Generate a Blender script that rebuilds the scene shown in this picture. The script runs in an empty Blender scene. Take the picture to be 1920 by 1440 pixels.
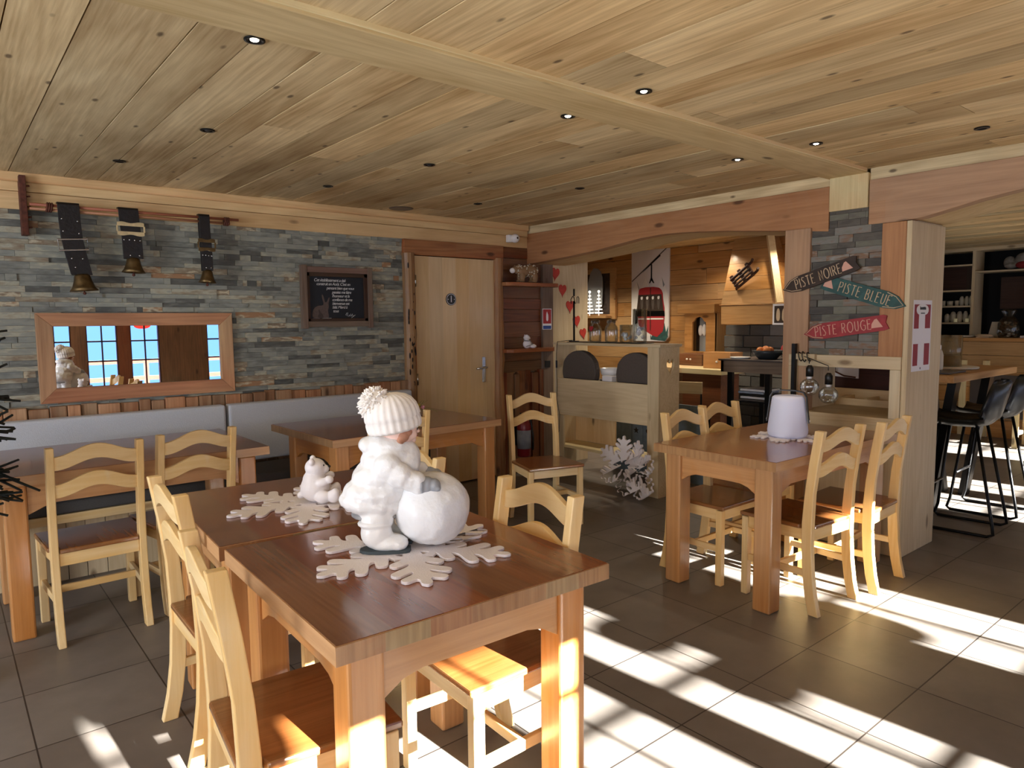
import bpy, math, random
from mathutils import Vector, Matrix
R = math.radians
PI = math.pi
sc = bpy.context.scene
col = sc.collection

# ------------------------------------------------------------------ camera
H = 1.5
F, YAW, PITCH, ROLL = 1310.5, R(39.534), R(5.115), R(0.602)
cam = bpy.data.objects.new('camera', bpy.data.cameras.new('camera'))
col.objects.link(cam)
cam.data.sensor_fit = 'HORIZONTAL'
cam.data.sensor_width = 36.0
cam.data.lens = F / 1920 * 36.0
cam.data.clip_start = 0.05
cam.data.clip_end = 2000
fw = Vector((math.sin(YAW) * math.cos(PITCH), math.cos(YAW) * math.cos(PITCH), -math.sin(PITCH)))
rt = Vector((math.cos(YAW), -math.sin(YAW), 0))
dn = fw.cross(rt)
c_, s_ = math.cos(ROLL), math.sin(ROLL)
rx = c_ * rt + s_ * dn
dx = -s_ * rt + c_ * dn
m = Matrix.Identity(4)
for i in range(3):
    m[i][0] = rx[i]; m[i][1] = -dx[i]; m[i][2] = -fw[i]
m.translation = (0, 0, H)
cam.matrix_world = m
sc.camera = cam

# ------------------------------------------------------------------ render look
sc.view_settings.view_transform = 'Standard'
sc.view_settings.look = 'None'
sc.view_settings.gamma = 1
sc.view_settings.use_curve_mapping = False
sc.view_settings.exposure = 0.32
sc.cycles.use_denoising = True
sc.cycles.max_bounces = 9
sc.cycles.diffuse_bounces = 6
sc.cycles.glossy_bounces = 4
sc.cycles.transmission_bounces = 6
sc.cycles.transparent_max_bounces = 32
sc.cycles.sample_clamp_indirect = 6
sc.cycles.caustics_reflective = False
sc.cycles.caustics_refractive = False

# ------------------------------------------------------------------ world, sun, daylight
world = bpy.data.worlds.new('world'); sc.world = world
world.use_nodes = True
nt = world.node_tree; nt.nodes.clear()
wo = nt.nodes.new('ShaderNodeOutputWorld'); wb = nt.nodes.new('ShaderNodeBackground')
tc = nt.nodes.new('ShaderNodeTexCoord'); sx = nt.nodes.new('ShaderNodeSeparateXYZ'); cr = nt.nodes.new('ShaderNodeValToRGB')
nt.links.new(tc.outputs['Generated'], sx.inputs[0]); nt.links.new(sx.outputs['Z'], cr.inputs[0])
cr.color_ramp.elements[0].position = 0.0; cr.color_ramp.elements[0].color = (0.42, 0.66, 1.0, 1)
cr.color_ramp.elements[1].position = 0.6; cr.color_ramp.elements[1].color = (0.12, 0.32, 0.85, 1)
nt.links.new(cr.outputs[0], wb.inputs[0]); wb.inputs[1].default_value = 2.2
nt.links.new(wb.outputs[0], wo.inputs[0])

SUN_EL, SUN_AZ = R(18.5), R(3.7)
sun = bpy.data.objects.new('sun', bpy.data.lights.new('sun', 'SUN'))
col.objects.link(sun)
sun.data.energy = 95
sun.data.angle = R(0.55)
sun.data.color = (1.0, 0.97, 0.90)
sd = Vector((-math.sin(SUN_AZ) * math.cos(SUN_EL), math.cos(SUN_AZ) * math.cos(SUN_EL), -math.sin(SUN_EL)))
sun.rotation_euler = sd.to_track_quat('-Z', 'Y').to_euler()

def area(name, loc, size, power, color, rot, portal=False):
    l = bpy.data.lights.new(name, 'AREA'); l.shape = 'RECTANGLE'; l.size, l.size_y = size
    l.energy = power; l.color = color
    l.cycles.is_portal = portal
    o = bpy.data.objects.new(name, l); col.objects.link(o); o.location = loc; o.rotation_euler = rot
    return o
CEIL = 2.43
# daylight entering by the west glazing and by the bar side windows
area('daylight_west', (-3.35, 2.2, 1.35), (4.2, 1.7), 205, (0.97, 0.97, 1.0), (0, R(-90), 0))
area('fill_south', (-1.75, -1.85, 1.35), (2.6, 1.6), 75, (1.0, 0.98, 0.95), (R(90), 0, 0))  # added fill before a blank stretch of wall, not daylight from a window
area('daylight_bar', (8.6, -1.8, 1.4), (5.0, 1.6), 26, (0.9, 0.93, 1.0), (R(90), 0, 0))

# ------------------------------------------------------------------ colour and materials
def hx(h):
    h = h.lstrip('#'); v = [int(h[i:i + 2], 16) / 255 for i in (0, 2, 4)]
    return tuple((x / 12.92 if x <= 0.04045 else ((x + 0.055) / 1.055) ** 2.4) for x in v) + (1,)
MATS = {}
def newmat(name):
    mt = bpy.data.materials.new(name); mt.use_nodes = True; MATS[name] = mt
    return mt, mt.node_tree, mt.node_tree.nodes['Principled BSDF']
def plain(name, c, rough=0.6, metal=0.0, noise=0.0, nscale=30, bump=0.0, coat=0.0, sss=0.0, emit=None, estr=0.0, trans=0.0, ior=1.45, sheen=0.0, backdrop=None):
    mt, nt, b = newmat(name)
    c = hx(c) if isinstance(c, str) else tuple(c) + (1,)
    b.inputs['Base Color'].default_value = c
    b.inputs['Roughness'].default_value = rough
    b.inputs['Metallic'].default_value = metal
    b.inputs['Coat Weight'].default_value = coat
    b.inputs['Transmission Weight'].default_value = trans
    b.inputs['IOR'].default_value = ior
    b.inputs['Sheen Weight'].default_value = sheen
    if emit:
        b.inputs['Emission Color'].default_value = hx(emit) if isinstance(emit, str) else tuple(emit) + (1,)
        b.inputs['Emission Strength'].default_value = estr
    if noise or bump:
        tc = nt.nodes.new('ShaderNodeTexCoord'); n = nt.nodes.new('ShaderNodeTexNoise')
        n.inputs['Scale'].default_value = nscale; n.inputs['Detail'].default_value = 4
        nt.links.new(tc.outputs['Object'], n.inputs['Vector'])
        if noise:
            mr = nt.nodes.new('ShaderNodeMapRange'); mr.inputs[1].default_value = 0.3; mr.inputs[2].default_value = 0.7
            mr.inputs[3].default_value = 1 - noise; mr.inputs[4].default_value = 1 + noise
            nt.links.new(n.outputs[0], mr.inputs[0])
            hs = nt.nodes.new('ShaderNodeHueSaturation'); hs.inputs['Color'].default_value = c
            nt.links.new(mr.outputs[0], hs.inputs['Value']); nt.links.new(hs.outputs[0], b.inputs['Base Color'])
        if bump:
            bp = nt.nodes.new('ShaderNodeBump'); bp.inputs['Strength'].default_value = bump; bp.inputs['Distance'].default_value = 0.01
            nt.links.new(n.outputs[0], bp.inputs['Height']); nt.links.new(bp.outputs[0], b.inputs['Normal'])
    return mt
def glass(name, c='#ffffff', rough=0.02, mixf=0.12):
    # thin clear glass: mostly see-through with a reflection that grows at grazing angles
    mt = bpy.data.materials.new(name); mt.use_nodes = True; nt = mt.node_tree; nt.nodes.clear(); MATS[name] = mt
    o = nt.nodes.new('ShaderNodeOutputMaterial'); t = nt.nodes.new('ShaderNodeBsdfTransparent'); g = nt.nodes.new('ShaderNodeBsdfGlossy')
    t.inputs[0].default_value = hx(c); g.inputs['Roughness'].default_value = rough
    lw = nt.nodes.new('ShaderNodeLayerWeight'); lw.inputs[0].default_value = mixf
    mx = nt.nodes.new('ShaderNodeMixShader')
    k = nt.nodes.new('ShaderNodeMath'); k.operation = 'MULTIPLY'; k.inputs[1].default_value = 0.55; nt.links.new(lw.outputs['Fresnel'], k.inputs[0])
    nt.links.new(k.outputs[0], mx.inputs[0]); nt.links.new(t.outputs[0], mx.inputs[1]); nt.links.new(g.outputs[0], mx.inputs[2])
    nt.links.new(mx.outputs[0], o.inputs[0])
    return mt
def wood(name, light, dark, knot='#3a1f10', rough=0.5, coat=0.0, fine=1.0, var=0.18, huev=0.02, knots=True, bump=0.15, contrast=0.5, satv=0.15, ring=0.10, ksize=1.0, kthr=0.62):
    mt, nt, b = newmat(name)
    N, L = nt.nodes.new, nt.links.new
    at = N('ShaderNodeAttribute'); at.attribute_name = 'gr'
    ar = N('ShaderNodeAttribute'); ar.attribute_name = 'rnd'
    mp = N('ShaderNodeMapping'); mp.inputs['Scale'].default_value = (1.3 * fine, 16 * fine, 16 * fine)
    L(at.outputs['Vector'], mp.inputs[0])
    ds = N('ShaderNodeTexNoise'); ds.inputs['Scale'].default_value = 0.9; ds.inputs['Detail'].default_value = 2
    L(mp.outputs[0], ds.inputs['Vector'])
    mp.inputs['Scale'].default_value = (0.45 * fine, 7.5 * fine, 7.5 * fine)
    ds.inputs['Scale'].default_value = 1.0; ds.inputs['Detail'].default_value = 1
    rg = N('ShaderNodeMath'); rg.operation = 'MULTIPLY'; rg.inputs[1].default_value = 62; L(ds.outputs[0], rg.inputs[0])
    w = N('ShaderNodeMath'); w.operation = 'SINE'; L(rg.outputs[0], w.inputs[0])
    m2 = N('ShaderNodeMapping'); m2.inputs['Scale'].default_value = (5 * fine, 130 * fine, 130 * fine); L(at.outputs['Vector'], m2.inputs[0])
    fn = N('ShaderNodeTexNoise'); fn.inputs['Scale'].default_value = 1; fn.inputs['Detail'].default_value = 3; L(m2.outputs[0], fn.inputs['Vector'])
    m3 = N('ShaderNodeMapping'); m3.inputs['Scale'].default_value = (1.5, 5, 5); L(at.outputs['Vector'], m3.inputs[0])
    bn = N('ShaderNodeTexNoise'); bn.inputs['Scale'].default_value = 1; bn.inputs['Detail'].default_value = 3; L(m3.outputs[0], bn.inputs['Vector'])
    a1 = N('ShaderNodeMath'); a1.operation = 'MULTIPLY'; a1.inputs[1].default_value = ring; L(w.outputs[0], a1.inputs[0])
    a2 = N('ShaderNodeMath'); a2.operation = 'MULTIPLY_ADD'; a2.inputs[1].default_value = 0.6; L(fn.outputs[0], a2.inputs[0]); L(a1.outputs[0], a2.inputs[2])
    a3 = N('ShaderNodeMath'); a3.operation = 'MULTIPLY_ADD'; a3.inputs[1].default_value = 1.1; L(bn.outputs[0], a3.inputs[0]); L(a2.outputs[0], a3.inputs[2])
    mr = N('ShaderNodeMapRange'); mr.inputs[1].default_value = 0.85 - contrast; mr.inputs[2].default_value = 0.85 + contrast; L(a3.outputs[0], mr.inputs[0])
    mx = N('ShaderNodeMix'); mx.data_type = 'RGBA'; mx.inputs[6].default_value = hx(light); mx.inputs[7].default_value = hx(dark)
    L(mr.outputs[0], mx.inputs[0])
    out = mx.outputs[2]
    if knots:
        m4 = N('ShaderNodeMapping'); m4.inputs['Scale'].default_value = (2.8 if kthr > .5 else 4.5, 7 if kthr > .5 else 10, 7 if kthr > .5 else 10); L(at.outputs['Vector'], m4.inputs[0])
        v = N('ShaderNodeTexVoronoi'); v.inputs['Scale'].default_value = 1.0; L(m4.outputs[0], v.inputs['Vector'])
        sz = N('ShaderNodeMath'); sz.operation = 'GREATER_THAN'; sz.inputs[1].default_value = kthr
        sc_ = N('ShaderNodeSeparateColor'); L(v.outputs['Color'], sc_.inputs[0]); L(sc_.outputs[0], sz.inputs[0])
        k = N('ShaderNodeMapRange'); k.inputs[1].default_value = 0.08 * ksize; k.inputs[2].default_value = 0.17 * ksize; k.inputs[3].default_value = 1; k.inputs[4].default_value = 0
        L(v.outputs['Distance'], k.inputs[0])
        km = N('ShaderNodeMath'); km.operation = 'MULTIPLY'; L(k.outputs[0], km.inputs[0]); L(sz.outputs[0], km.inputs[1])
        km2 = N('ShaderNodeMath'); km2.operation = 'MULTIPLY'; km2.inputs[1].default_value = 0.75; L(km.outputs[0], km2.inputs[0])
        mk = N('ShaderNodeMix'); mk.data_type = 'RGBA'; L(km2.outputs[0], mk.inputs[0]); L(out, mk.inputs[6]); mk.inputs[7].default_value = hx(knot)
        out = mk.outputs[2]
    hs = N('ShaderNodeHueSaturation'); L(out, hs.inputs['Color'])
    v1 = N('ShaderNodeMapRange'); v1.inputs[3].default_value = 1 - var; v1.inputs[4].default_value = 1 + var; L(ar.outputs['Fac'], v1.inputs[0]); L(v1.outputs[0], hs.inputs['Value'])
    wn = N('ShaderNodeTexWhiteNoise'); wn.noise_dimensions = '1D'; L(ar.outputs['Fac'], wn.inputs['W'])
    v2 = N('ShaderNodeMapRange'); v2.inputs[3].default_value = 0.5 - huev; v2.inputs[4].default_value = 0.5 + huev; L(wn.outputs['Value'], v2.inputs[0]); L(v2.outputs[0], hs.inputs['Hue'])
    v3 = N('ShaderNodeMapRange'); v3.inputs[3].default_value = 1 + satv * .5; v3.inputs[4].default_value = 1 - satv; L(wn.outputs['Value'], v3.inputs[0]); L(v3.outputs[0], hs.inputs['Saturation'])
    L(hs.outputs[0], b.inputs['Base Color'])
    b.inputs['Roughness'].default_value = rough; b.inputs['Coat Weight'].default_value = coat; b.inputs['Coat Roughness'].default_value = 0.12
    b.inputs['Specular IOR Level'].default_value = 0.35
    if bump:
        bp = N('ShaderNodeBump'); bp.inputs['Strength'].default_value = bump; bp.inputs['Distance'].default_value = 0.004
        L(a3.outputs[0], bp.inputs['Height']); L(bp.outputs[0], b.inputs['Normal'])
    return mt
def ramp_mat(name, stops, rough=0.6, nscale=20, bump=0.3, nmix=0.35, spec=0.5):
    """colour per stone/tile from the 'rnd' attribute, plus mottling"""
    mt, nt, b = newmat(name); N, L = nt.nodes.new, nt.links.new
    ar = N('ShaderNodeAttribute'); ar.attribute_name = 'rnd'
    at = N('ShaderNodeAttribute'); at.attribute_name = 'gr'
    mp = N('ShaderNodeMapping'); mp.inputs['Scale'].default_value = (1, 3, 3); L(at.outputs['Vector'], mp.inputs[0])
    n = N('ShaderNodeTexNoise'); n.inputs['Scale'].default_value = nscale; n.inputs['Detail'].default_value = 5; L(mp.outputs[0], n.inputs['Vector'])
    a = N('ShaderNodeMath'); a.operation = 'SUBTRACT'; a.inputs[1].default_value = 0.5; L(n.outputs[0], a.inputs[0])
    mlt = N('ShaderNodeMath'); mlt.operation = 'MULTIPLY_ADD'; mlt.inputs[1].default_value = nmix; L(a.outputs[0], mlt.inputs[0]); L(ar.outputs['Fac'], mlt.inputs[2])
    cr = N('ShaderNodeValToRGB'); L(mlt.outputs[0], cr.inputs[0])
    e = cr.color_ramp.elements
    while len(e) > 1: e.remove(e[-1])
    e[0].position = stops[0][0]; e[0].color = hx(stops[0][1])
    for p_, c in stops[1:]:
        q = e.new(p_); q.color = hx(c)
    L(cr.outputs[0], b.inputs['Base Color']); b.inputs['Roughness'].default_value = rough
    b.inputs['Specular IOR Level'].default_value = spec
    bp = N('ShaderNodeBump'); bp.inputs['Strength'].default_value = bump; bp.inputs['Distance'].default_value = 0.006
    L(n.outputs[0], bp.inputs['Height']); L(bp.outputs[0], b.inputs['Normal'])
    return mt

wood('ceiling_wood', '#ecd6a4', '#a68757', rough=0.7, var=0.22, huev=0.008, contrast=0.42, fine=0.9, ring=0.085, ksize=.8, kthr=0.3)
wood('beam_wood', '#e4cc9a', '#b6955f', rough=0.65, var=0.08, contrast=0.5)
wood('arch_wood', '#c2956a', '#976b48', rough=0.6, var=0.06, contrast=0.5, huev=0.005)
wood('band_wood', '#e6c68e', '#bd9560', rough=0.6, var=0.08, contrast=0.5)
wood('pine', '#efd49c', '#d6ae6c', knot='#8a5a2c', rough=0.42, coat=0.15, var=0.05, contrast=0.6, huev=0.004)
wood('pale_wood', '#dccba6', '#b79f76', knot='#6d5236', rough=0.6, var=0.08, contrast=0.55, huev=0.006)
wood('table_top', '#9c6038', '#5f331b', rough=0.24, coat=0.5, var=0.14, contrast=0.6, bump=0.03, knots=False, huev=0.01)
wood('table_wood', '#d39a5c', '#a26a34', knot='#6a3a1a', rough=0.35, coat=0.25, var=0.08, contrast=0.6, huev=0.006)
wood('end_wood', '#b38b5c', '#7d5836', rough=0.45, coat=0.2, var=0.10, contrast=0.75, fine=1.6, ring=.22, knots=False)
wood('seat_wood', '#a56d38', '#70431c', rough=0.25, coat=0.4, var=0.05, contrast=0.6, bump=0.03, knots=False)
wood('door_wood', '#e4c896', '#c6a26e', rough=0.4, coat=0.15, var=0.10, contrast=0.7, knots=False, huev=0.004, bump=0.05)
wood('log_wood', '#b57c48', '#6e3f20', knot='#1d0f08', rough=0.5, coat=0.1, var=0.12, contrast=0.5)
wood('dark_plank', '#8a5630', '#4e2c16', rough=0.55, coat=0.1, var=0.2, contrast=0.5)
wood('shingle_wood', '#c69a70', '#7c5232', rough=0.7, var=0.28, contrast=0.5, huev=0.012)
wood('mirror_wood', '#c9996c', '#8d6040', rough=0.6, var=0.12, contrast=0.5)
wood('kitchen_plank', '#c79a60', '#946a3a', rough=0.5, coat=0.1, var=0.12, contrast=0.5, huev=0.008)
wood('grey_wood', '#8f7a68', '#5a473a', rough=0.8, var=0.15, contrast=0.5)
wood('dark_brown', '#4a2c1c', '#2c180e', rough=0.6, var=0.15, contrast=0.5)
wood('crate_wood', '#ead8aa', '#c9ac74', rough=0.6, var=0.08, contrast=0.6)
wood('rod_wood', '#b98560', '#855438', rough=0.5, var=0.1, contrast=0.5, knots=False)
ramp_mat('ledge_stone', [(0.0, '#4e4f49'), (0.18, '#6c6e66'), (0.36, '#878a80'), (0.5, '#8f9183'), (0.6, '#a8a590'), (0.72, '#8f8670'), (0.82, '#7d6c56'), (0.9, '#bdb498'), (1.0, '#967250')], rough=0.6, nscale=11, bump=0.6, nmix=0.8)
ramp_mat('pillar_stone', [(0.0, '#3f3a34'), (0.3, '#5c564c'), (0.55, '#6f6e5e'), (0.75, '#7d7a72'), (0.9, '#7c5c40'), (1.0, '#94948c')], rough=0.6, nscale=14, bump=0.6, nmix=0.6)
ramp_mat('block_stone', [(0.0, '#54524e'), (0.5, '#6d6a64'), (1.0, '#8b8780')], rough=0.8, nscale=8, bump=0.5, nmix=0.5)

plain('plaster', '#b79a78', 0.8)
plain('black_metal', '#141415', 0.35, 0.6)
plain('black_plastic', '#131312', 0.4, coat=0.1)
plain('black_leather', '#15100e', 0.45, noise=0.2, nscale=60, bump=0.2)
plain('brass', '#d9c596', 0.4, 0.6, noise=0.15, nscale=30)
plain('dark_brass', '#6b5738', 0.45, 0.9, noise=0.35, nscale=25, bump=0.15)
plain('steel', '#c2c2c0', 0.25, 1.0)
plain('rust', '#5c3426', 0.8, 0.3, noise=0.4, nscale=40, bump=0.3)
plain('mirror_glass', '#f2f2f2', 0.0, 1.0)
plain('chalkboard', '#191c22', 0.7)
plain('chalk', '#d8d8d6', 0.9)
plain('rabbit_grey', '#5d504a', 0.9, noise=0.15, nscale=60)
plain('rabbit_dark', '#463b37', 0.9)
plain('grey_fabric', '#c6c9cc', 0.9, noise=0.06, nscale=180, bump=0.25, sheen=0.2)
plain('dark_fabric', '#4a4743', 0.85, noise=0.1, nscale=150, bump=0.2)
plain('white_felt', '#e6dfe0', 0.95, noise=0.03, nscale=200, bump=0.3)
plain('white_ceramic', '#ecebea', 0.28, noise=0.03, nscale=12, bump=0.35, coat=0.3)
plain('coat_ceramic', '#e9e9e8', 0.42, noise=0.03, nscale=18, bump=0.8, coat=0.3)
plain('ball_ceramic', '#e8eaec', 0.4, noise=0.03, nscale=14, bump=1.0, coat=0.15)
plain('bear_ceramic', '#e8e3e4', 0.5, noise=0.02, nscale=14, bump=0.1)
plain('mitten_grey', '#9a9ea4', 0.4, noise=0.08, nscale=30)
plain('strap_grey', '#8f8f90', 0.5, noise=0.25, nscale=30)
plain('sole_dark', '#3c464a', 0.6)
plain('skin', '#e8c6b8', 0.45)
plain('hair', '#a8765c', 0.6, noise=0.2, nscale=60)
plain('pompom', '#ebe6e0', 0.95, noise=0.04, nscale=60)
plain('black_dot', '#0b0a0a', 0.3)
plain('white_paint', '#e9e6e2', 0.5)
plain('paper', '#e6e4e6', 0.7)
plain('red_paint', '#a52a2e', 0.55)
plain('deep_red', '#8c1020', 0.6)
plain('sign_black', '#37291f', 0.6, noise=0.3, nscale=20)
plain('sign_green', '#2f5350', 0.6, noise=0.3, nscale=20)
plain('sign_red', '#9c3438', 0.6, noise=0.2, nscale=20)
plain('sign_cream', '#cdb493', 0.7)
plain('sign_pink', '#d9a793', 0.7)
plain('heart_red', '#b93526', 0.45, noise=0.15, nscale=40)
plain('ext_red', '#7e1422', 0.35, coat=0.4)
plain('blue_label', '#27488c', 0.5)
plain('yellow', '#d8b53a', 0.6)
plain('pink', '#e7a6b4', 0.6)
plain('stem_green', '#8a8a4a', 0.7)
plain('tinsel', '#0d120f', 0.45, noise=0.3, nscale=50)
plain('lantern_shell', '#dfe2f2', 0.5, emit='#c8d4ff', estr=0.06)
plain('juice', '#a8701c', 0.3, noise=0.1)
plain('candle_cream', '#ddd3ae', 0.5, emit='#e8dca8', estr=0.08)
plain('blue_door', '#677681', 0.7, noise=0.1)
plain('orange_fruit', '#d98442', 0.5, bump=0.1, nscale=60)
plain('bowl_dark', '#33373a', 0.4)
plain('bowl_green', '#56706c', 0.4)
plain('cushion_dark', '#544b44', 0.85, noise=0.08, nscale=90, bump=0.1)
plain('pattern_brown', '#8a6a48', 0.6)
plain('cup_cream', '#c6bca6', 0.5)
plain('black_wall', '#0c0b0c', 0.8)
plain('plush_grey', '#8b8782', 0.9, noise=0.15, nscale=40, bump=0.6)
plain('plush_red', '#7d1f22', 0.9)
plain('snow', '#f2f5fb', 0.9)
plain('sky_panel', '#c8c8c6', 0.6)
plain('gondola_grey', '#e2dfe0', 0.5)
plain('grey_mid', '#8f9190', 0.6)
plain('tray_dark', '#4f4744', 0.4)
plain('spot_glow', '#ffffff', 0.5, emit='#fff2d8', estr=14)
plain('spot_dim', '#444444', 0.3, 0.5)
plain('tree_lamp', '#ffffff', 0.5, emit='#fff6e8', estr=1.0)
plain('wrapped_cloth', '#8f98a8', 0.8, noise=0.15, nscale=20)
glass('clear_glass', '#f8fafa', 0.03, 0.38)
glass('cut_glass', '#f4f7f6', 0.08, 0.55)
glass('pane_glass', '#fbfdff', 0.0, 0.06)
glass('plastic_bag', '#d8d6d2', 0.15, 0.45)
glass('amber_glass', '#c88a30', 0.05, 0.2)

# floor tiles: dark brown-grey stoneware with thin joints
mt, nt, b = newmat('floor_tile'); N, L = nt.nodes.new, nt.links.new
tc = N('ShaderNodeTexCoord'); mp = N('ShaderNodeMapping'); mp.inputs['Location'].default_value = (-0.19, -1.05, 0)
L(tc.outputs['Object'], mp.inputs[0])
br = N('ShaderNodeTexBrick'); br.offset = 0.0; br.squash = 1.0
br.inputs['Scale'].default_value = 1; br.inputs['Mortar Size'].default_value = 0.003; br.inputs['Mortar Smooth'].default_value = 0.1
br.inputs['Brick Width'].default_value = 0.465; br.inputs['Row Height'].default_value = 0.465; br.inputs['Bias'].default_value = -0.1
br.inputs['Color1'].default_value = hx('#6a625b'); br.inputs['Color2'].default_value = hx('#777069'); br.inputs['Mortar'].default_value = hx('#332c28')
L(mp.outputs[0], br.inputs['Vector'])
n = N('ShaderNodeTexNoise'); n.inputs['Scale'].default_value = 3.2; n.inputs['Detail'].default_value = 7; n.inputs['Roughness'].default_value = 0.62
L(tc.outputs['Object'], n.inputs['Vector'])
mr = N('ShaderNodeMapRange'); mr.inputs[1].default_value = 0.3; mr.inputs[2].default_value = 0.7; mr.inputs[3].default_value = 0.84; mr.inputs[4].default_value = 1.16
L(n.outputs[0], mr.inputs[0])
hs = N('ShaderNodeHueSaturation'); L(br.outputs['Color'], hs.inputs['Color']); L(mr.outputs[0], hs.inputs['Value'])
L(hs.outputs[0], b.inputs['Base Color']); b.inputs['Roughness'].default_value = 0.42
b.inputs['Specular IOR Level'].default_value = 0.35
bp = N('ShaderNodeBump'); bp.inputs['Strength'].default_value = 0.25; bp.inputs['Distance'].default_value = 0.003
L(br.outputs['Fac'], bp.inputs['Height']); bp.invert = True; L(bp.outputs[0], b.inputs['Normal'])

# ------------------------------------------------------------------ mesh builder
rng = random.Random(7)
def V(*a): return Vector(a)
class MB:
    """collects shapes for ONE mesh object; 'gr' holds wood-grain coordinates (x along the grain), 'rnd' a number per piece"""
    def __init__(s):
        s.v = []; s.f = []; s.g = []; s.r = []; s.mi = []; s.mats = []; s.cur = 0
    def mat(s, name):
        if name not in s.mats: s.mats.append(name)
        s.cur = s.mats.index(name); return s
    def add(s, vs, fs, gs=None, rnd=None, axis=0, M=None):
        b0 = len(s.v); rnd = rng.random() if rnd is None else rnd
        off = V(rng.random() * 9, rng.random() * 9, rng.random() * 9)
        for i, p in enumerate(vs):
            p = Vector(p); g = Vector(gs[i]) if gs else p
            g = V(g[axis], g[(axis + 1) % 3], g[(axis + 2) % 3]) + off
            s.v.append((M @ p) if M is not None else p); s.g.append(g); s.r.append(rnd)
        for f in fs:
            s.f.append([b0 + i for i in f]); s.mi.append(s.cur)
        return s
    def box(s, c, size, rot=None, rnd=None, axis=None, taper=None):
        hx_, hy, hz = size[0] / 2, size[1] / 2, size[2] / 2
        if axis is None: axis = max(range(3), key=lambda i: size[i])
        vs = [V(x, y, z) for x in (-hx_, hx_) for y in (-hy, hy) for z in (-hz, hz)]
        if taper:
            vs = [V(v.x * (taper if v.z > 0 else 1), v.y * (taper if v.z > 0 else 1), v.z) for v in vs]
        M = Matrix.Translation(Vector(c))
        if rot is not None:
            M = M @ (rot.to_4x4() if isinstance(rot, Matrix) else Matrix.Rotation(rot, 4, 'Z'))
        return s.add(vs, [(0, 1, 3, 2), (4, 6, 7, 5), (0, 4, 5, 1), (2, 3, 7, 6), (0, 2, 6, 4), (1, 5, 7, 3)], None, rnd, axis, M)
    def bx(s, x0, x1, y0, y1, z0, z1, **k):
        return s.box(((x0 + x1) / 2, (y0 + y1) / 2, (z0 + z1) / 2), (abs(x1 - x0), abs(y1 - y0), abs(z1 - z0)), **k)
    def loft(s, rings, cap=True, closed=False, rnd=None, axis=0, gs=None):
        n = len(rings[0]); vs = [p for r in rings for p in r]; fs = []
        m_ = len(rings); rngm = m_ if closed else m_ - 1
        for i in range(rngm):
            j = (i + 1) % m_
            for k in range(n):
                k2 = (k + 1) % n
                fs.append((i * n + k, i * n + k2, j * n + k2, j * n + k))
        if cap and not closed:
            fs.append(tuple(reversed(range(n)))); fs.append(tuple((m_ - 1) * n + k for k in range(n)))
        return s.add(vs, fs, gs, rnd, axis)
    def tube(s, pts, r, n=8, closed=False, rnd=None, axis=0):
        pts = [Vector(p) for p in pts]; rings = []; m_ = len(pts)
        rs = r if isinstance(r, (list, tuple)) else [r] * m_
        up = None
        for i, p in enumerate(pts):
            a = pts[(i - 1) % m_] if (closed or i > 0) else p
            c = pts[(i + 1) % m_] if (closed or i < m_ - 1) else p
            t = (c - a)
            t = t.normalized() if t.length > 1e-9 else V(0, 0, 1)
            if up is None:
                up = V(0, 0, 1) if abs(t.z) < 0.9 else V(1, 0, 0)
            u = (up - t * up.dot(t)).normalized(); w = t.cross(u); up = u
            rings.append([p + (u * math.cos(2 * PI * k / n) + w * math.sin(2 * PI * k / n)) * rs[i] for k in range(n)])
        return s.loft(rings, True, closed, rnd, axis)
    def lathe(s, prof, c=(0, 0, 0), n=20, rnd=None, M=None):
        c = Vector(c); rings = []
        for r, z in prof:
            rr = max(r, 1e-4)
            ring = [V(rr * math.cos(2 * PI * k / n), rr * math.sin(2 * PI * k / n), z) for k in range(n)]
            if M is not None: ring = [M @ p for p in ring]
            rings.append([p + c for p in ring])
        return s.loft(rings, True, False, rnd, 2)
    def ell(s, c, r, rot=None, nu=20, nv=12, rnd=None):
        c = Vector(c); r = (r, r, r) if isinstance(r, (int, float)) else r
        rings = []
        for i in range(nv + 1):
            t = PI * i / nv; z = -math.cos(t); q = max(math.sin(t), 1e-3)
            ring = [V(q * math.cos(2 * PI * k / nu) * r[0], q * math.sin(2 * PI * k / nu) * r[1], z * r[2]) for k in range(nu)]
            if rot is not None: ring = [rot @ p for p in ring]
            rings.append([p + c for p in ring])
        return s.loft(rings, True, False, rnd, 0)
    def prism(s, outline, t, M=None, rnd=None, axis=0):
        """convex-ish or simple outline in XY, extruded from z=0 to z=t"""
        n = len(outline)
        vs = [V(x, y, 0) for x, y in outline] + [V(x, y, t) for x, y in outline]
        fs = [tuple(reversed(range(n))), tuple(range(n, 2 * n))] + [(k, (k + 1) % n, n + (k + 1) % n, n + k) for k in range(n)]
        return s.add(vs, fs, None, rnd, axis, M)
    def merge_mesh(s, me, M=None, rnd=None, axis=0):
        s.add([v.co.copy() for v in me.vertices], [tuple(p.vertices) for p in me.polygons], None, rnd, axis, M)
        return s
    def build(s, name, mat=None, parent=None, bevel=0, smooth=False, seg=2, world=False):
        me = bpy.data.meshes.new(name)
        off = Vector((0, 0, 0))
        if world and parent is not None:
            off = parent.location.copy()
            if parent.parent: off = off + parent.parent.location
        me.from_pydata([tuple(p - off) for p in s.v], [], s.f)
        if s.mats:
            for mname in s.mats: me.materials.append(MATS[mname])
            me.polygons.foreach_set('material_index', s.mi)
        else:
            me.materials.append(MATS[mat])
        a = me.attributes.new('gr', 'FLOAT_VECTOR', 'POINT'); a.data.foreach_set('vector', [x for g in s.g for x in g])
        a = me.attributes.new('rnd', 'FLOAT', 'POINT'); a.data.foreach_set('value', s.r)
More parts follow.
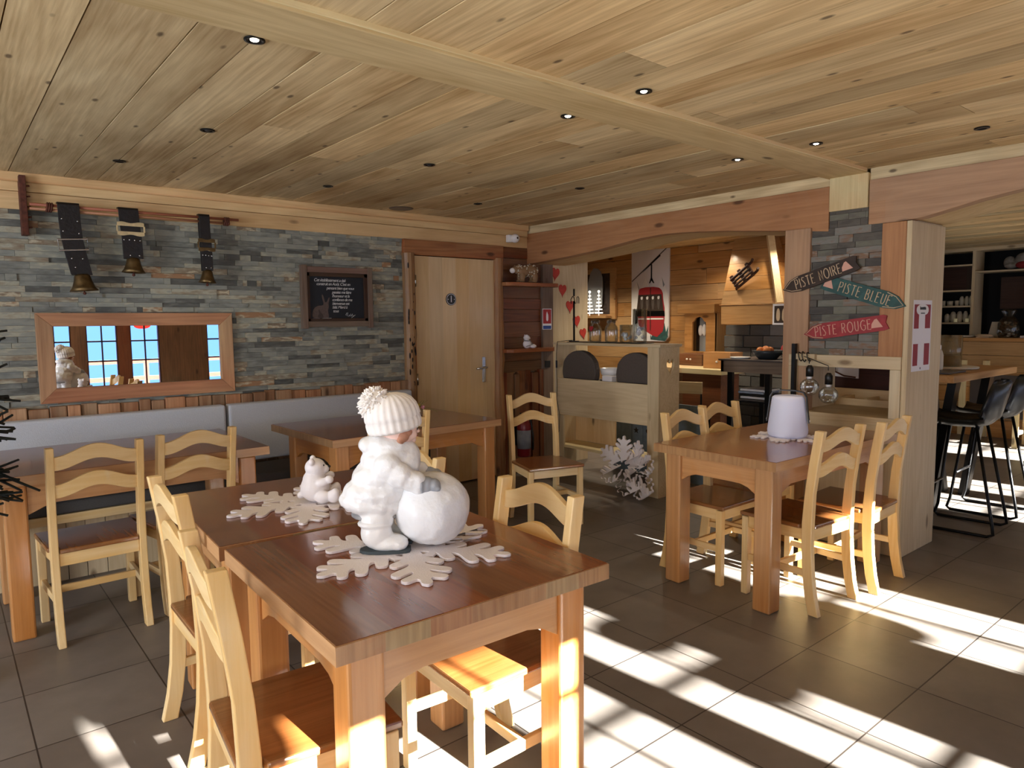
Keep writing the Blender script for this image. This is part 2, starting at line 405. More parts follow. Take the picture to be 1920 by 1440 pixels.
        if smooth: me.polygons.foreach_set('use_smooth', [True] * len(me.polygons))
        me.update()
        o = bpy.data.objects.new(name, me); col.objects.link(o)
        if parent is not None: o.parent = parent
        if bevel:
            bm_ = o.modifiers.new('bevel', 'BEVEL'); bm_.width = bevel; bm_.segments = seg; bm_.limit_method = 'ANGLE'; bm_.angle_limit = R(40)
        if smooth == 'auto':
            pass
        return o
def chaikin(pts, it=2):
    for _ in range(it):
        q = []
        for i in range(len(pts)):
            a, b_ = pts[i], pts[(i + 1) % len(pts)]
            q.append((a[0] * .75 + b_[0] * .25, a[1] * .75 + b_[1] * .25)); q.append((a[0] * .25 + b_[0] * .75, a[1] * .25 + b_[1] * .75))
        pts = q
    return pts
def curve_mesh(splines, t, bev=0.0):
    """flat shape with holes from closed outlines, thickness t centred on z=0"""
    cu = bpy.data.curves.new('c', 'CURVE'); cu.dimensions = '2D'; cu.fill_mode = 'BOTH'; cu.extrude = t / 2; cu.bevel_depth = bev
    for pts in splines:
        sp = cu.splines.new('POLY'); sp.points.add(len(pts) - 1); sp.use_cyclic_u = True
        for i, p_ in enumerate(pts): sp.points[i].co = (p_[0], p_[1], 0, 1)
    ob = bpy.data.objects.new('c', cu); me = bpy.data.meshes.new_from_object(ob)
    bpy.data.objects.remove(ob); bpy.data.curves.remove(cu)
    return me
def text_mesh(txt, size, t=0.001, shear=0.0, spacing=1.0, align='CENTER'):
    cu = bpy.data.curves.new('t', 'FONT'); cu.body = txt; cu.size = size; cu.extrude = t / 2; cu.shear = shear; cu.space_character = spacing
    cu.align_x = align; cu.align_y = 'CENTER'
    ob = bpy.data.objects.new('t', cu); me = bpy.data.meshes.new_from_object(ob)
    bpy.data.objects.remove(ob); bpy.data.curves.remove(cu)
    return me
def tag(o, label=None, cat=None, group=None, kind=None):
    if label: o['label'] = label
    if cat: o['category'] = cat
    if group: o['group'] = group
    if kind: o['kind'] = kind
    return o
def thing(name, label, cat, loc=(0, 0, 0), rz=0, group=None):
    o = bpy.data.objects.new(name, None); col.objects.link(o); o.empty_display_size = 0.1
    o.location = loc; o.rotation_euler = (0, 0, rz)
    return tag(o, label, cat, group)
def struct(o): o['kind'] = 'structure'; return o
def sgroup(name, loc=(0, 0, 0)):
    o = bpy.data.objects.new(name, None); col.objects.link(o); o.location = loc; o['kind'] = 'structure'; return o
def dup(root, loc, rz, label=None, group=None):
    r = root.copy(); col.objects.link(r); r.location = loc; r.rotation_euler = (0, 0, rz)
    if label: r['label'] = label
    if group: r['group'] = group
    for ch in list(root.children):
        c = ch.copy(); col.objects.link(c); c.parent = r
        for g in list(ch.children):
            d = g.copy(); col.objects.link(d); d.parent = c
    return r
# frames for flat things on walls: local x -> along wall as seen, local y -> up, local z -> towards the room
def on_back(x, y, z, ang=0):      # wall facing -Y (stone wall)
    return Matrix.Translation((x, y, z)) @ Matrix.Rotation(R(90), 4, 'X') @ Matrix.Rotation(ang, 4, 'Z')
def on_right(x, y, z, ang=0):     # wall facing -X, image-right is -Y
    return Matrix.Translation((x, y, z)) @ Matrix(((0, 0, -1, 0), (-1, 0, 0, 0), (0, 1, 0, 0), (0, 0, 0, 1))) @ Matrix.Rotation(ang, 4, 'Z')
YW = 5.30      # stone wall plane
XW = 4.57      # arcade wall plane
XB = 5.08

# ================================================================== SETTING
XW0, XE, YS = -3.5, 11.6, -2.0     # west wall, far east wall, south wall
# floor
f = MB(); f.bx(XW0, XE, YS - 0.2, 8.2, -0.05, 0.0, axis=0)
struct(f.build('floor', 'floor_tile'))
# ceiling: boards running away from the camera, each a real board with a narrow joint
rng = random.Random(11)
seams = [-0.72, -0.52, -0.31, -0.10, 0.06, 0.225, 0.412, 0.696, 0.875, 1.098, 1.254]
x = 1.254
while x < XE + 0.1:
    x += rng.choice([0.17, 0.2, 0.22, 0.24, 0.19]); seams.append(x)
x = -0.72
while x > XW0: x -= 0.22; seams.insert(0, x)
cb = MB(); cb.mat('ceiling_wood')
for a, b_ in zip(seams[:-1], seams[1:]):
    y = -2.2 - rng.random() * 1.5
    while y < 8.2:
        ln = rng.uniform(2.6, 4.6) if not 0 < a < 1.2 else 14
        cb.bx(a + 0.0025, b_ - 0.0025, max(y, -2.2), min(y + ln - 0.002, 8.2), CEIL + rng.uniform(0, 0.004), CEIL + 0.03, axis=1)
        y += ln
cb.mat('dark_brown').bx(XW0, XE, -2.2, 8.2, CEIL + 0.02, CEIL + 0.05, rnd=0.2, axis=1)
struct(cb.build('ceiling', 'ceiling_wood'))
# long flat ceiling beam over the tables, with its cracked waney edge
b_ = MB(); b_.bx(XW0, XW + 0.02, 2.03, 2.275, 2.402, CEIL + 0.01, axis=0, rnd=0.6)
b_.mat('beam_wood'); b_.mi = [0] * len(b_.f); b_.mat('crate_wood').bx(XW0, XW, 2.024, 2.031, 2.412, CEIL + .01, axis=0, rnd=.9)
o = struct(b_.build('trim_1', None, bevel=0.003))
b_ = MB(); b_.bx(XW - 0.01, XW + 0.3, 2.012, 2.258, 2.19, 2.405, axis=2, rnd=0.5)
struct(b_.build('trim_2', 'beam_wood', bevel=0.004))

# back wall (stone): real thin ledger stones in courses
bw = sgroup('wall_back', (0, YW, 0))
p = MB(); p.bx(XW0, 3.20, YW + 0.02, YW + 0.2, 0, CEIL + .03, rnd=.3); p.bx(4.15, 5.42, YW + 0.02, YW + 0.2, 0, CEIL + .03, rnd=.3); p.bx(3.2, 4.15, YW + 0.02, YW + 0.2, 2.1, CEIL + .03, rnd=.3)
p.bx(3.2, 4.15, YW + 0.08, YW + 0.2, 0, 2.1, rnd=.3); p.build('wall_core', 'plaster', bw, world=True)
rng = random.Random(5)
st = MB(); z = 0.96
while z < 2.22:
    h = rng.choice([0.034, 0.038, 0.042, 0.03])
    x = -2.2 + rng.random() * 0.2
    while x < 3.185:
        ln = rng.uniform(0.08, 0.36) if rng.random() < .8 else rng.uniform(0.03, 0.08)
        x1 = min(x + ln, 3.185); d = rng.uniform(0.0, 0.016)
        r_ = min(1, max(0, rng.gauss(0.42, 0.24)))
        if x1 - x > 0.01:
            st.bx(x, x1 - 0.0012, YW - 0.006 - d, YW + 0.03, z, min(z + h - 0.0012, 2.222), rnd=r_, axis=0)
        x = x1
    z += h
st.build('ledger_stone', 'ledge_stone', bw, world=True)
st = MB()
st.bx(XW0, XW, YW - 0.028, YW + 0.03, 2.325, 2.445, axis=0, rnd=0.8); st.bx(XW0, XW, YW - 0.022, YW + 0.03, 2.215, 2.323, axis=0, rnd=0.4)
st.build('wood_band', 'band_wood', bw, bevel=0.004, world=True)
st = MB(); st.bx(XW0, XW, YW - 0.055, YW - .02, 2.378, 2.445, rnd=.7, axis=0); st.build('cornice', 'band_wood', bw, bevel=.014, seg=3, world=True)
# wainscot of upright split boards, thicker towards the top
rng = random.Random(9); st = MB(); x = -2.6
while x < 3.18:
    w = rng.uniform(0.075, 0.135); d = rng.uniform(0.035, 0.06); x1 = min(x + w, 3.18)
    st.bx(x, x1 - 0.004, YW - d, YW + 0.03, 0.0, 0.99 + rng.uniform(-.012, .012), axis=2)
    x = x1
st.build('wainscot', 'shingle_wood', bw, bevel=0.006, world=True)
# right of the door: dark planks across above, upright slabs below
st = MB(); z = 1.0
while z < 2.2:
    h = rng.uniform(0.1, 0.16); st.bx(4.14, 4.75, YW - 0.012 - rng.random() * .01, YW + 0.03, z, min(z + h - .003, 2.214), axis=0); z += h
st.build('plank_panel', 'dark_plank', bw, bevel=0.003, world=True)
st = MB(); x = 4.15
while x < 4.74:
    w = rng.uniform(0.06, 0.1); st.bx(x, min(x + w, 4.745) - .003, YW - rng.uniform(.03, .06), YW + .03, 0, 1.0 + rng.uniform(-.03, .02), axis=2); x += w
st.build('slab_panel', 'dark_plank', bw, bevel=0.006, world=True)

# door in the back wall
dr = sgroup('door_1', (3.7, YW, 0))
st = MB()
for k in range(6):
    st.bx(3.262 + k * .146, 3.262 + (k + 1) * .146, YW - 0.03, YW + 0.01, 0.012, 2.078, axis=2)
st.build('door_leaf', 'door_wood', dr, world=True)
st = MB()
rr = random.Random(3)
for xx in (3.205, 4.19):
    pts = [(xx + rr.uniform(-.006, .006), YW - 0.02, z_) for z_ in [i * 0.14 for i in range(17)] if z_ < 2.22]
    st.tube(pts, [0.055 + rr.uniform(-.005, .006) for _ in pts], 12, axis=2)
st.bx(3.15, 4.245, YW - 0.05, YW + .03, 2.085, 2.215, axis=0)
st.bx(3.245, 3.262, YW - 0.04, YW + .03, 0, 2.085, axis=2); st.bx(4.138, 4.155, YW - 0.04, YW + .03, 0, 2.085, axis=2)
st.build('door_frame', 'log_wood', dr, bevel=0.004, smooth=False, world=True)
st = MB()   # bark beetle gouges in the frame
for k in range(26):
    z_ = rr.uniform(0.9, 2.0); st.ell((3.20 + rr.uniform(-.03, .035), YW - 0.07, z_), (0.006, 0.008, rr.uniform(.012, .03)), nu=6, nv=5)
st.build('gouge', 'black_dot', dr, world=True)
for z_ in (1.86, 1.0):
    st = MB(); st.tube([(3.262, YW - 0.045, z_ - .05), (3.262, YW - 0.045, z_ + .05)], 0.008, 8); st.build('hinge', 'steel', dr, smooth=True, world=True)
st = MB(); st.bx(3.985, 4.02, YW - 0.04, YW - 0.028, .93, 1.17)
hp = st.build('handle_plate', 'steel', dr, bevel=0.004, world=True)
st = MB(); st.tube([(4.003, YW - 0.03, 1.07), (4.003, YW - 0.085, 1.07), (3.99, YW - 0.09, 1.07), (3.88, YW - 0.09, 1.065)], 0.009, 8)
st.build('handle_lever', 'steel', dr, smooth=True, world=True)
st = MB(); st.lathe([(0, -.004), (.055, -.004), (.055, .003), (0, .003)], n=32, M=on_back(3.64, YW - 0.034, 1.705))
dk = st.build('number_disc', 'black_plastic', dr, world=True)
st = MB(); st.mat('paper'); M_ = on_back(3.64, YW - 0.038, 1.705)
st.merge_mesh(curve_mesh([[(.05 * math.cos(t * PI / 24), .05 * math.sin(t * PI / 24)) for t in range(48)], [(.046 * math.cos(t * PI / 24), .046 * math.sin(t * PI / 24)) for t in range(48)]], .001), M_)
st.merge_mesh(text_mesh('1', 0.085), M_)
for sx_ in (-.033, .033): st.merge_mesh(curve_mesh([[(sx_ - .005, 0), (sx_, -.006), (sx_ + .005, 0), (sx_, .006)]], .001), M_)
st.build('number_one', None, dr, world=True)

# west, south and far walls of the place (behind and beside the camera)
ww = sgroup('wall_left', (XW0, 1.5, 0))
st = MB()
for (y0, y1, z0, z1) in [(-2.2, 0.0, 0, CEIL), (4.4, 5.5, 0, CEIL), (0.0, 4.4, 0, 0.45), (0, 4.4, 2.25, CEIL), (2.15, 2.25, .45, 2.25)]:
    st.bx(XW0 - .15, XW0, y0, y1, z0, z1, axis=2)
st.build('wall_board', 'kitchen_plank', ww, world=True)
ws = sgroup('wall_front', (3, YS, 0))
WIN = [(0.64, 1.0), (1.18, 1.62), (1.82, 2.25), (2.43, 2.86), (3.6, 4.22), (6.25, 6.85), (7.1, 7.6), (8.9, 9.9)]
ZB, ZT = 0.50, 1.76
st = MB(); px_ = XW0
for (a, c) in WIN:
    st.bx(px_, a, YS - .16, YS, 0, CEIL, axis=2); px_ = c
    st.bx(a, c, YS - .16, YS, 0, ZB, axis=0); st.bx(a, c, YS - .16, YS, ZT, CEIL, axis=0)
st.bx(px_, XE, YS - .16, YS, 0, CEIL, axis=2)
st.build('wall_board', 'dark_plank', ws, world=True)
for i, (a, c) in enumerate(WIN):
    wd = sgroup('window_%d' % (i + 1), ((a + c) / 2, YS, ZB))
    st = MB(); mid = (a + c) / 2; yy = YS - .03
    for z_ in (ZB + .008, ZT - .008): st.bx(a, c, yy - .02, yy + .02, z_ - .008, z_ + .008, axis=0)
    for x_ in (a + .008, c - .008): st.bx(x_ - .008, x_ + .008, yy - .02, yy + .02, ZB, ZT, axis=2)
    st.bx(mid - .01, mid + .01, yy - .012, yy + .012, ZB, ZT, axis=2)
    for z_ in (0.945, 1.255, 1.57): st.bx(a, c, yy - .012, yy + .012, z_ - .012, z_ + .012, axis=0)
    st.build('window_frame', 'dark_brown', wd, world=True)
    st = MB(); st.bx(a, c, yy - .002, yy + .002, ZB, ZT); st.build('pane', 'pane_glass', wd, world=True)
# outside: balcony deck, railing and a snowy mountainside in its own shade
dk = MB(); dk.bx(-6, 14, -4.2, -2.2, -0.12, -0.05, axis=0); struct(dk.build('ground', 'grey_wood'))
st = thing('balcony_railing', 'timber balcony railing seen outside through the windows in the wall mirror', 'railing', (0, -3.9, -.05))
q = MB(); q.bx(-6, 14, -3.93, -3.87, .80, .86, axis=0); q.bx(-6, 14, -3.91, -3.89, .05, .1, axis=0); q.bx(-6, 14, -3.91, -3.89, .48, .56, axis=0)
q.build('rail', 'paper', st, world=True)
q = MB()
for k in range(21): q.bx(-6 + k, -5.92 + k, -3.93, -3.87, -.05, .8, axis=2)
q.build('post', 'paper', st, world=True)
hb = thing('sun_blocker', 'red rounded panels added outside to block the sun, one edge seen in the mirror', 'blocker', (2.8, -3.0, 1.45))
q = MB()
def blocker_panel(x0, x1, z0, z1): q.prism(chaikin([(x0, z0), (x1, z0), (x1, z1), (x0, z1)], 2), .01, Matrix.Translation((0, -3.0, 0)) @ Matrix.Rotation(R(90), 4, 'X'))
blocker_panel(2.685, 2.96, 1.44, 1.60); blocker_panel(2.69, 2.97, 1.635, 1.80); blocker_panel(2.70, 2.99, 1.86, 2.2); blocker_panel(3.62, 3.88, 1.40, 1.66); blocker_panel(3.60, 3.86, 1.66, 2.2); blocker_panel(.70, .95, .9, 1.835); blocker_panel(.70, .95, 1.965, 2.25)
q.build('cloth', 'red_paint', hb, world=True)  # panels added to block the sun and shape its patches on the floor
q = MB()
for (a, za, b__, zb) in ((2.71, 1.0, 2.83, 1.80), (2.74, 1.3, 2.80, 1.9), (3.87, 1.1, 4.02, 1.85), (3.90, 1.1, 4.05, 1.85), (2.38, 2.3, 4.1, 2.3)): q.tube([(a, -3.0 - .8 * (za < 2), za), (b__, -3.0 - .8 * (za < 2), zb)], .009, 6)
q.build('shade_cord', 'black_plastic', hb, world=True)  # added to draw thin shadow lines across the sun patches
mb = MB(); rr = random.Random(2); NX, NY = 60, 18; vs = []; fs = []
for j in range(NY + 1):
    for i in range(NX + 1):
        t = j / NY; xx = -1200 + 2400 * i / NX; yy = -150 - 350 * t
        vs.append((xx, yy, -60 + 175 * t + (12 * math.sin(i * .7) + 7 * math.sin(i * 1.9 + 1) + rr.uniform(-5, 5)) * t))
for j in range(NY):
    for i in range(NX):
        q = j * (NX + 1) + i; fs.append((q, q + 1, q + NX + 2, q + NX + 1))
mb.add(vs, fs, rnd=.5); struct(mb.build('ground', 'snow', smooth=True))

# right wall: two wide arches, a stone-faced pillar between them
wr = sgroup('wall_right', (XW, 2.1, 0))
archL = [(2.262, 2.066), (2.42, 2.085), (2.553, 2.10), (3.084, 2.155), (3.421, 2.18), (3.63, 2.185), (3.85, 2.175), (4.084, 2.15), (4.334, 2.12), (4.67, 2.094), (4.96, 2.076), (5.31, 2.06)]
archR = [(2.008, 2.082), (1.812, 2.08), (1.694, 2.091), (1.554, 2.12), (1.395, 2.155), (1.197, 2.184), (0.9, 2.22), (0.4, 2.24), (-0.4, 2.22), (-0.9, 2.15), (-1.4, 2.08), (-2.0, 2.06)]
def arch(name, prof, ztop, x0, x1, matn, rnd):
    st = MB(); n = len(prof); vs = []; fs = []
    for xx in (x0, x1):
        for (y_, z_) in prof: vs.append((xx, y_, z_))
        for (y_, z_) in prof: vs.append((xx, y_, ztop))
    for i in range(n - 1):
        fs += [(i, i + 1, n + i + 1, n + i), (2 * n + i, 3 * n + i, 3 * n + i + 1, 2 * n + i + 1), (i, 2 * n + i, 2 * n + i + 1, i + 1), (n + i, n + i + 1, 3 * n + i + 1, 3 * n + i)]
    fs += [(0, n, 3 * n, 2 * n), (n - 1, 3 * n - 1, 4 * n - 1, 2 * n - 1)]
    st.add(vs, fs, rnd=rnd, axis=1)
    return struct(st.build(name, matn, bevel=.004))
arch('trim_3', archL, 2.355, XW, XW + .10, 'arch_wood', .35)
arch('trim_4', archR, 2.357, XW, XW + .10, 'arch_wood', .5)
arch('trim_5', [(y_, z_ + .004) for y_, z_ in archL], 2.41, XW + .10, XB, 'beam_wood', .2)
arch('trim_6', [(y_, z_ + .004) for y_, z_ in archR], 2.41, XW + .10, XB, 'beam_wood', .4)
st = MB(); st.bx(XW + .02, XB, YS, 2.012, 2.357, CEIL, axis=1, rnd=.5); st.bx(XW + .02, XB, 2.258, YW, 2.357, CEIL, axis=1, rnd=.6)
st.build('lintel_board', 'ceiling_wood', wr, world=True)
# pillar body with the low opening through it
st = MB()
NY0, NY1, NZ0, NZ1 = 1.836, 2.432, 0.872, 1.178
YP0, YP1 = 1.742, 2.552
st.bx(XW + .06, XB, YP0 + .02, YP1 - .02, 0, NZ0, rnd=.4, axis=1); st.bx(XW + .06, XB, YP0 + .02, YP1 - .02, NZ1, 2.19, rnd=.4, axis=1)
st.bx(XW + .06, XB, YP0 + .02, NY0, NZ0, NZ1, rnd=.4, axis=2); st.bx(XW + .06, XB, NY1, YP1 - .02, NZ0, NZ1, rnd=.4, axis=2)
st.build('pillar_core', 'pale_wood', wr, world=True)
rng = random.Random(21); st = MB(); z = 1.255
while z < 2.19:
    h = rng.choice([.036, .045, .05, .04]); y = 1.9 - rng.random() * .1
    while y < 2.38:
        ln = rng.uniform(.08, .26); y0, y1 = max(y, 1.90), min(y + ln, 2.39)
        if z > 2.055: y0, y1 = max(y0, 2.012), min(y1, 2.258)
        if y1 - y0 > .01: st.bx(XW - rng.uniform(-.012, .01) if z < 1.99 else XW + .004, XW + .08, y0, y1 - .0015, z, min(z + h - .0015, 2.195), axis=1, rnd=rng.random())
        y += ln
    z += h
st.build('ledger_stone', 'pillar_stone', wr, world=True)
st = MB()
st.bx(XW - .018, XB + .0, YP0, YP0 + .03, 0, 2.078, axis=2, rnd=.4)            # broad side board
st.build('side_board', 'pale_wood', wr, bevel=.004, world=True)
st = MB()
st.bx(XW - .02, XW + .07, 1.7725, 1.914, 1.255, 2.078, axis=2, rnd=.35)
st.bx(XW - .02, XW + .07, 2.372, YP1, 0, 2.10, axis=2, rnd=.5)
st.build('post_board', 'arch_wood', wr, bevel=.004, world=True)
st = MB()
st.bx(XW - .03, XW + .07, YP0 + .031, 2.50, NZ1, 1.258, axis=1, rnd=.6); st.bx(XW - .03, XW + .07, YP0 + .031, 2.50, NZ0 - .13, NZ0, axis=1, rnd=.3)
st.bx(XW - .03, XW + .07, YP0 + .031, NY0, NZ0, NZ1, axis=2, rnd=.5); st.bx(XW - .03, XW + .07, NY1, 2.50, NZ0, NZ1, axis=2, rnd=.4)
st.bx(XW - .01, XW + .07, YP0 + .031, 2.37, 0, NZ0 - .13, axis=2, rnd=.5)
st.build('opening_frame', 'pale_wood', wr, bevel=.004, world=True)
st = MB(); st.bx(XW + .1, XB - .02, YP1 - .03, YP1 + .006, 0, 2.1, axis=2, rnd=.7); st.build('lit_edge', 'crate_wood', wr, world=True)  # paler wood strip: the light on the post edge is put into its colour
# the stone wall runs on under the arch: narrow grey post, then the pale post with the red hearts
st = MB(); st.bx(4.748, 4.888, YW - .05, YW + .03, 0, 2.2, axis=2, rnd=.1); st.build('corner_post', 'grey_wood', bw, bevel=.004, world=True)
st = MB(); st.bx(4.89, 5.42, YW - .02, YW + .03, 0, 2.3, axis=2, rnd=.4); st.build('heart_post', 'pale_wood', bw, bevel=.004, world=True)

# kitchen side room: log-plank wall with hood and fireplace
KX = 7.5
kw = sgroup('wall_kitchen', (KX, 5, 0)); rng = random.Random(31)
st = MB(); z = 0
while z < CEIL:
    h = rng.uniform(.17, .23); y = 3.3 - rng.random()
    while y < 8.2:
        ln = rng.uniform(1.2, 2.6); st.bx(KX - rng.uniform(0, .014), KX + .1, max(y, 3.3), min(y + ln - .003, 8.2), z, min(z + h - .004, CEIL), axis=1); y += ln
    z += h
st.build('wall_plank', 'kitchen_plank', kw, bevel=.004, world=True)
st = MB(); st.bx(KX + .1, KX + .14, 3.3, 8.2, 0, CEIL + .03); st.bx(XB, KX, 8.2, 8.24, 0, CEIL + .03); st.bx(5.38, 5.42, YW + .2, 8.2, 0, CEIL + .03); st.build('wall_core', 'dark_brown', kw, world=True)
st = MB(); z = 0
while z < CEIL:
    h = rng.uniform(.17, .23); st.bx(XB, KX, 8.15, 8.2, z, min(z + h - .003, CEIL), axis=0); z += h
st.build('end_plank', 'kitchen_plank', kw, world=True)
st = MB(); st.bx(KX, XE, 3.85, 3.95, 0, CEIL, axis=0, rnd=.5); st.build('partition_wall', 'black_wall', kw, world=True)
# far wall behind the bar
fw_ = sgroup('wall_bar', (XE, 1, 0))
st = MB(); st.bx(XE, XE + .1, YS - .2, 3.95, 0, CEIL); st.build('wall_core', 'black_wall', fw_, world=True)

# fireplace: stone surround, thick mantel beam, tapering timber hood
fp = thing('fireplace', 'stone fireplace with thick timber mantel and tapering plank hood in the side room', 'fireplace', (7.2, 4.6, 0))
st = MB(); z = 0
while z < 1.42:
    h = rng.uniform(.09, .14); y = 3.8 - rng.random() * .1
    while y < 4.83:
        ln = rng.uniform(.16, .34); y0, y1 = max(y, 3.7), min(y + ln, 4.83)
        if y1 - y0 > .02: st.bx(7.28 - rng.random() * .012, 7.5, y0, y1 - .006, z, min(z + h - .006, 1.43), axis=1, rnd=rng.random() * .4 + (.55 if y0 < 4.12 else 0))
        y += ln
    z += h
st.build('stone_back', 'block_stone', fp, bevel=.005, world=True)
st = MB(); st.bx(6.95, 7.5, 3.78, 4.66, 1.44, 1.655, axis=1, rnd=.4); st.bx(6.93, 7.5, 3.76, 4.675, 1.655, 1.665, axis=1, rnd=.8)
st.build('mantel', 'kitchen_plank', fp, bevel=.006, world=True)
st = MB()
for k in range(5):
    z0, z1 = 1.67 + k * .155, 1.67 + (k + 1) * .155; t0, t1 = k / 5, (k + 1) / 5
    def cs(t): return 4.02 + .26 * t, 4.705 - .0 * t, 7.02 + .25 * t
    a0, b0, x0 = cs(t0); a1, b1, x1 = cs(t1)
    st.loft([[(x0, a0, z0), (x0, b0, z0), (7.5, b0, z0), (7.5, a0, z0)], [(x1, a1, z1 - .003), (x1, b1, z1 - .003), (7.5, b1, z1 - .003), (7.5, a1, z1 - .003)]], axis=1)
st.build('hood', 'kitchen_plank', fp, world=True)
st = MB(); st.tube([(7.03, 3.99, 1.66), (7.24, 4.24, CEIL)], .05, 4); st.build('hood_rib', 'crate_wood', fp, world=True)

# ================================================================== FURNITURE
def make_chair():
    t = thing('dining_chair', '', 'chair')
    # origin on the floor below the seat centre, sitter faces +Y
    prof = [(-.215, 0), (-.192, .1), (-.176, .22), (-.168, .36), (-.168, .47), (-.176, .62), (-.196, .78), (-.222, .945)]
    for sx_ in (-1, 1):
        x = sx_ * .187; rings = []
        for (y, z) in prof:
            d = .024 if z > .6 else .027
            rings.append([V(x - .0165, y - d, z), V(x + .0165, y - d, z), V(x + .0165, y + d, z), V(x - .0165, y + d, z)])
        q = MB(); q.loft(rings, gs=[V(v.z, v.x, v.y) for r in rings for v in r]); q.build('back_post', 'pine', t, bevel=.004)
    for sx_ in (-1, 1):
        q = MB(); q.bx(sx_ * .2 - .019, sx_ * .2 + .019, .165, .203, 0, .432, axis=2); q.build('leg', 'pine', t, bevel=.004)
    for zc, yb in ((.868, -.213), (.735, -.193)):
        rings = []; n = 18
        for i in range(n + 1):
            u = -1 + 2 * i / n; x = u * .175
            hump = .047 * (0.5 + 0.5 * math.cos(PI * u)) ** 1.0; bow = -.020 * (1 - u * u)
            hh = .031 + .004 * (1 - u * u)
            rings.append([V(x, yb + bow - .011, zc + hump - hh), V(x, yb + bow + .011, zc + hump - hh), V(x, yb + bow + .011 - .006, zc + hump + hh), V(x, yb + bow - .011 - .006, zc + hump + hh)])
        q = MB(); q.loft(rings, axis=0); q.build('slat', 'pine', t, bevel=.003)
    q = MB(); q.bx(-.17, .17, -.185, -.16, .375, .437, axis=0); q.bx(-.18, .18, .17, .195, .375, .432, axis=0)
    for sx_ in (-1, 1):
        q.loft([[V(sx_ * .175 - .011, -.15, .375), V(sx_ * .175 + .011, -.15, .375), V(sx_ * .175 + .011, -.15, .435), V(sx_ * .175 - .011, -.15, .435)],
                [V(sx_ * .198 - .011, .17, .375), V(sx_ * .198 + .011, .17, .375), V(sx_ * .198 + .011, .17, .435), V(sx_ * .198 - .011, .17, .435)]], axis=1)
    q.build('seat_frame', 'pine', t, bevel=.003)
    out = [(-.168, -.195), (.168, -.195), (.168, -.14), (.21, -.13), (.222, .215), (-.222, .215), (-.21, -.13), (-.168, -.14)]
    q = MB(); q.prism(out, .022, Matrix.Translation((0, 0, .436)), axis=1); q.build('seat', 'seat_wood', t, bevel=.006)
    for sx_ in (-1, 1):
        q = MB(); q.loft([[V(sx_ * .187 - .01, -.16, .19), V(sx_ * .187 + .01, -.16, .19), V(sx_ * .187 + .01, -.16, .225), V(sx_ * .187 - .01, -.16, .225)],
                          [V(sx_ * .2 - .01, .17, .19), V(sx_ * .2 + .01, .17, .19), V(sx_ * .2 + .01, .17, .225), V(sx_ * .2 - .01, .17, .225)]], axis=1)
        q.build('stretcher', 'pine', t, bevel=.003)
    q = MB(); q.bx(-.185, .185, 0, .02, .19, .225, axis=0); q.build('stretcher', 'pine', t, bevel=.003)
    return t
chair0 = make_chair(); first = [True]
def place_chair(bx_, by_, ang, label, group):
    """bx_, by_: middle of the chair back at the top; ang: direction the sitter faces, degrees from +Y, clockwise"""
    rz = -R(ang); d = V(-math.sin(rz), math.cos(rz)); loc = (bx_ + d.x * .215, by_ + d.y * .215, 0)
    if first[0]:
        first[0] = False; chair0.location = loc; chair0.rotation_euler = (0, 0, rz); chair0['label'] = label; chair0['group'] = group
        return chair0
    return dup(chair0, loc, rz, label, group)
G1, G2, G3, G4 = 'chairs at the bench tables', 'chairs around the two joined front tables', 'chairs at the right-hand table', 'chairs at the door table'
place_chair(.56, 3.79, -1.4, 'pine chair with its back to the camera, before the mirror, beside the dark twiggy tree', G1)
place_chair(1.04, 3.875, -7, 'pine ladder-back chair facing the grey bench, behind the table with the small bear', G1)
place_chair(.60, 2.62, 91, 'pine chair left of the small bear\'s table, just behind the nearest chair', G2)
place_chair(.486, 1.808, 96, 'pine chair tucked under the left side of the snowball figure\'s table, seen edge-on', G2)
place_chair(1.545, 1.745, -88, 'pine chair tucked under the right side of the snowball figure\'s table, seat partly sunlit', G2)
place_chair(1.565, 2.565, -90, 'pine chair at the right side of the small bear\'s table, behind the snowball', G2)
place_chair(2.215, 3.79, 5, 'pine chair drawn up to the table before the door, mostly behind the knitted hat', G4)
place_chair(3.52, 4.03, 196, 'pine chair standing free before the fire extinguisher', G4)
place_chair(3.53, 1.655, 4, 'pine chair at the lantern table, back to the camera, further from the stone pillar', G3)
place_chair(4.05, 1.605, -3, 'pine chair beside the pillar with the red and white poster', G3)
place_chair(3.54, 2.62, 180, 'pine chair on the far side of the lantern table, nearer the wooden cabinet', G3)
place_chair(4.0, 2.68, 180, 'pine chair on the far side of the lantern table, nearer the stone pillar', G3)

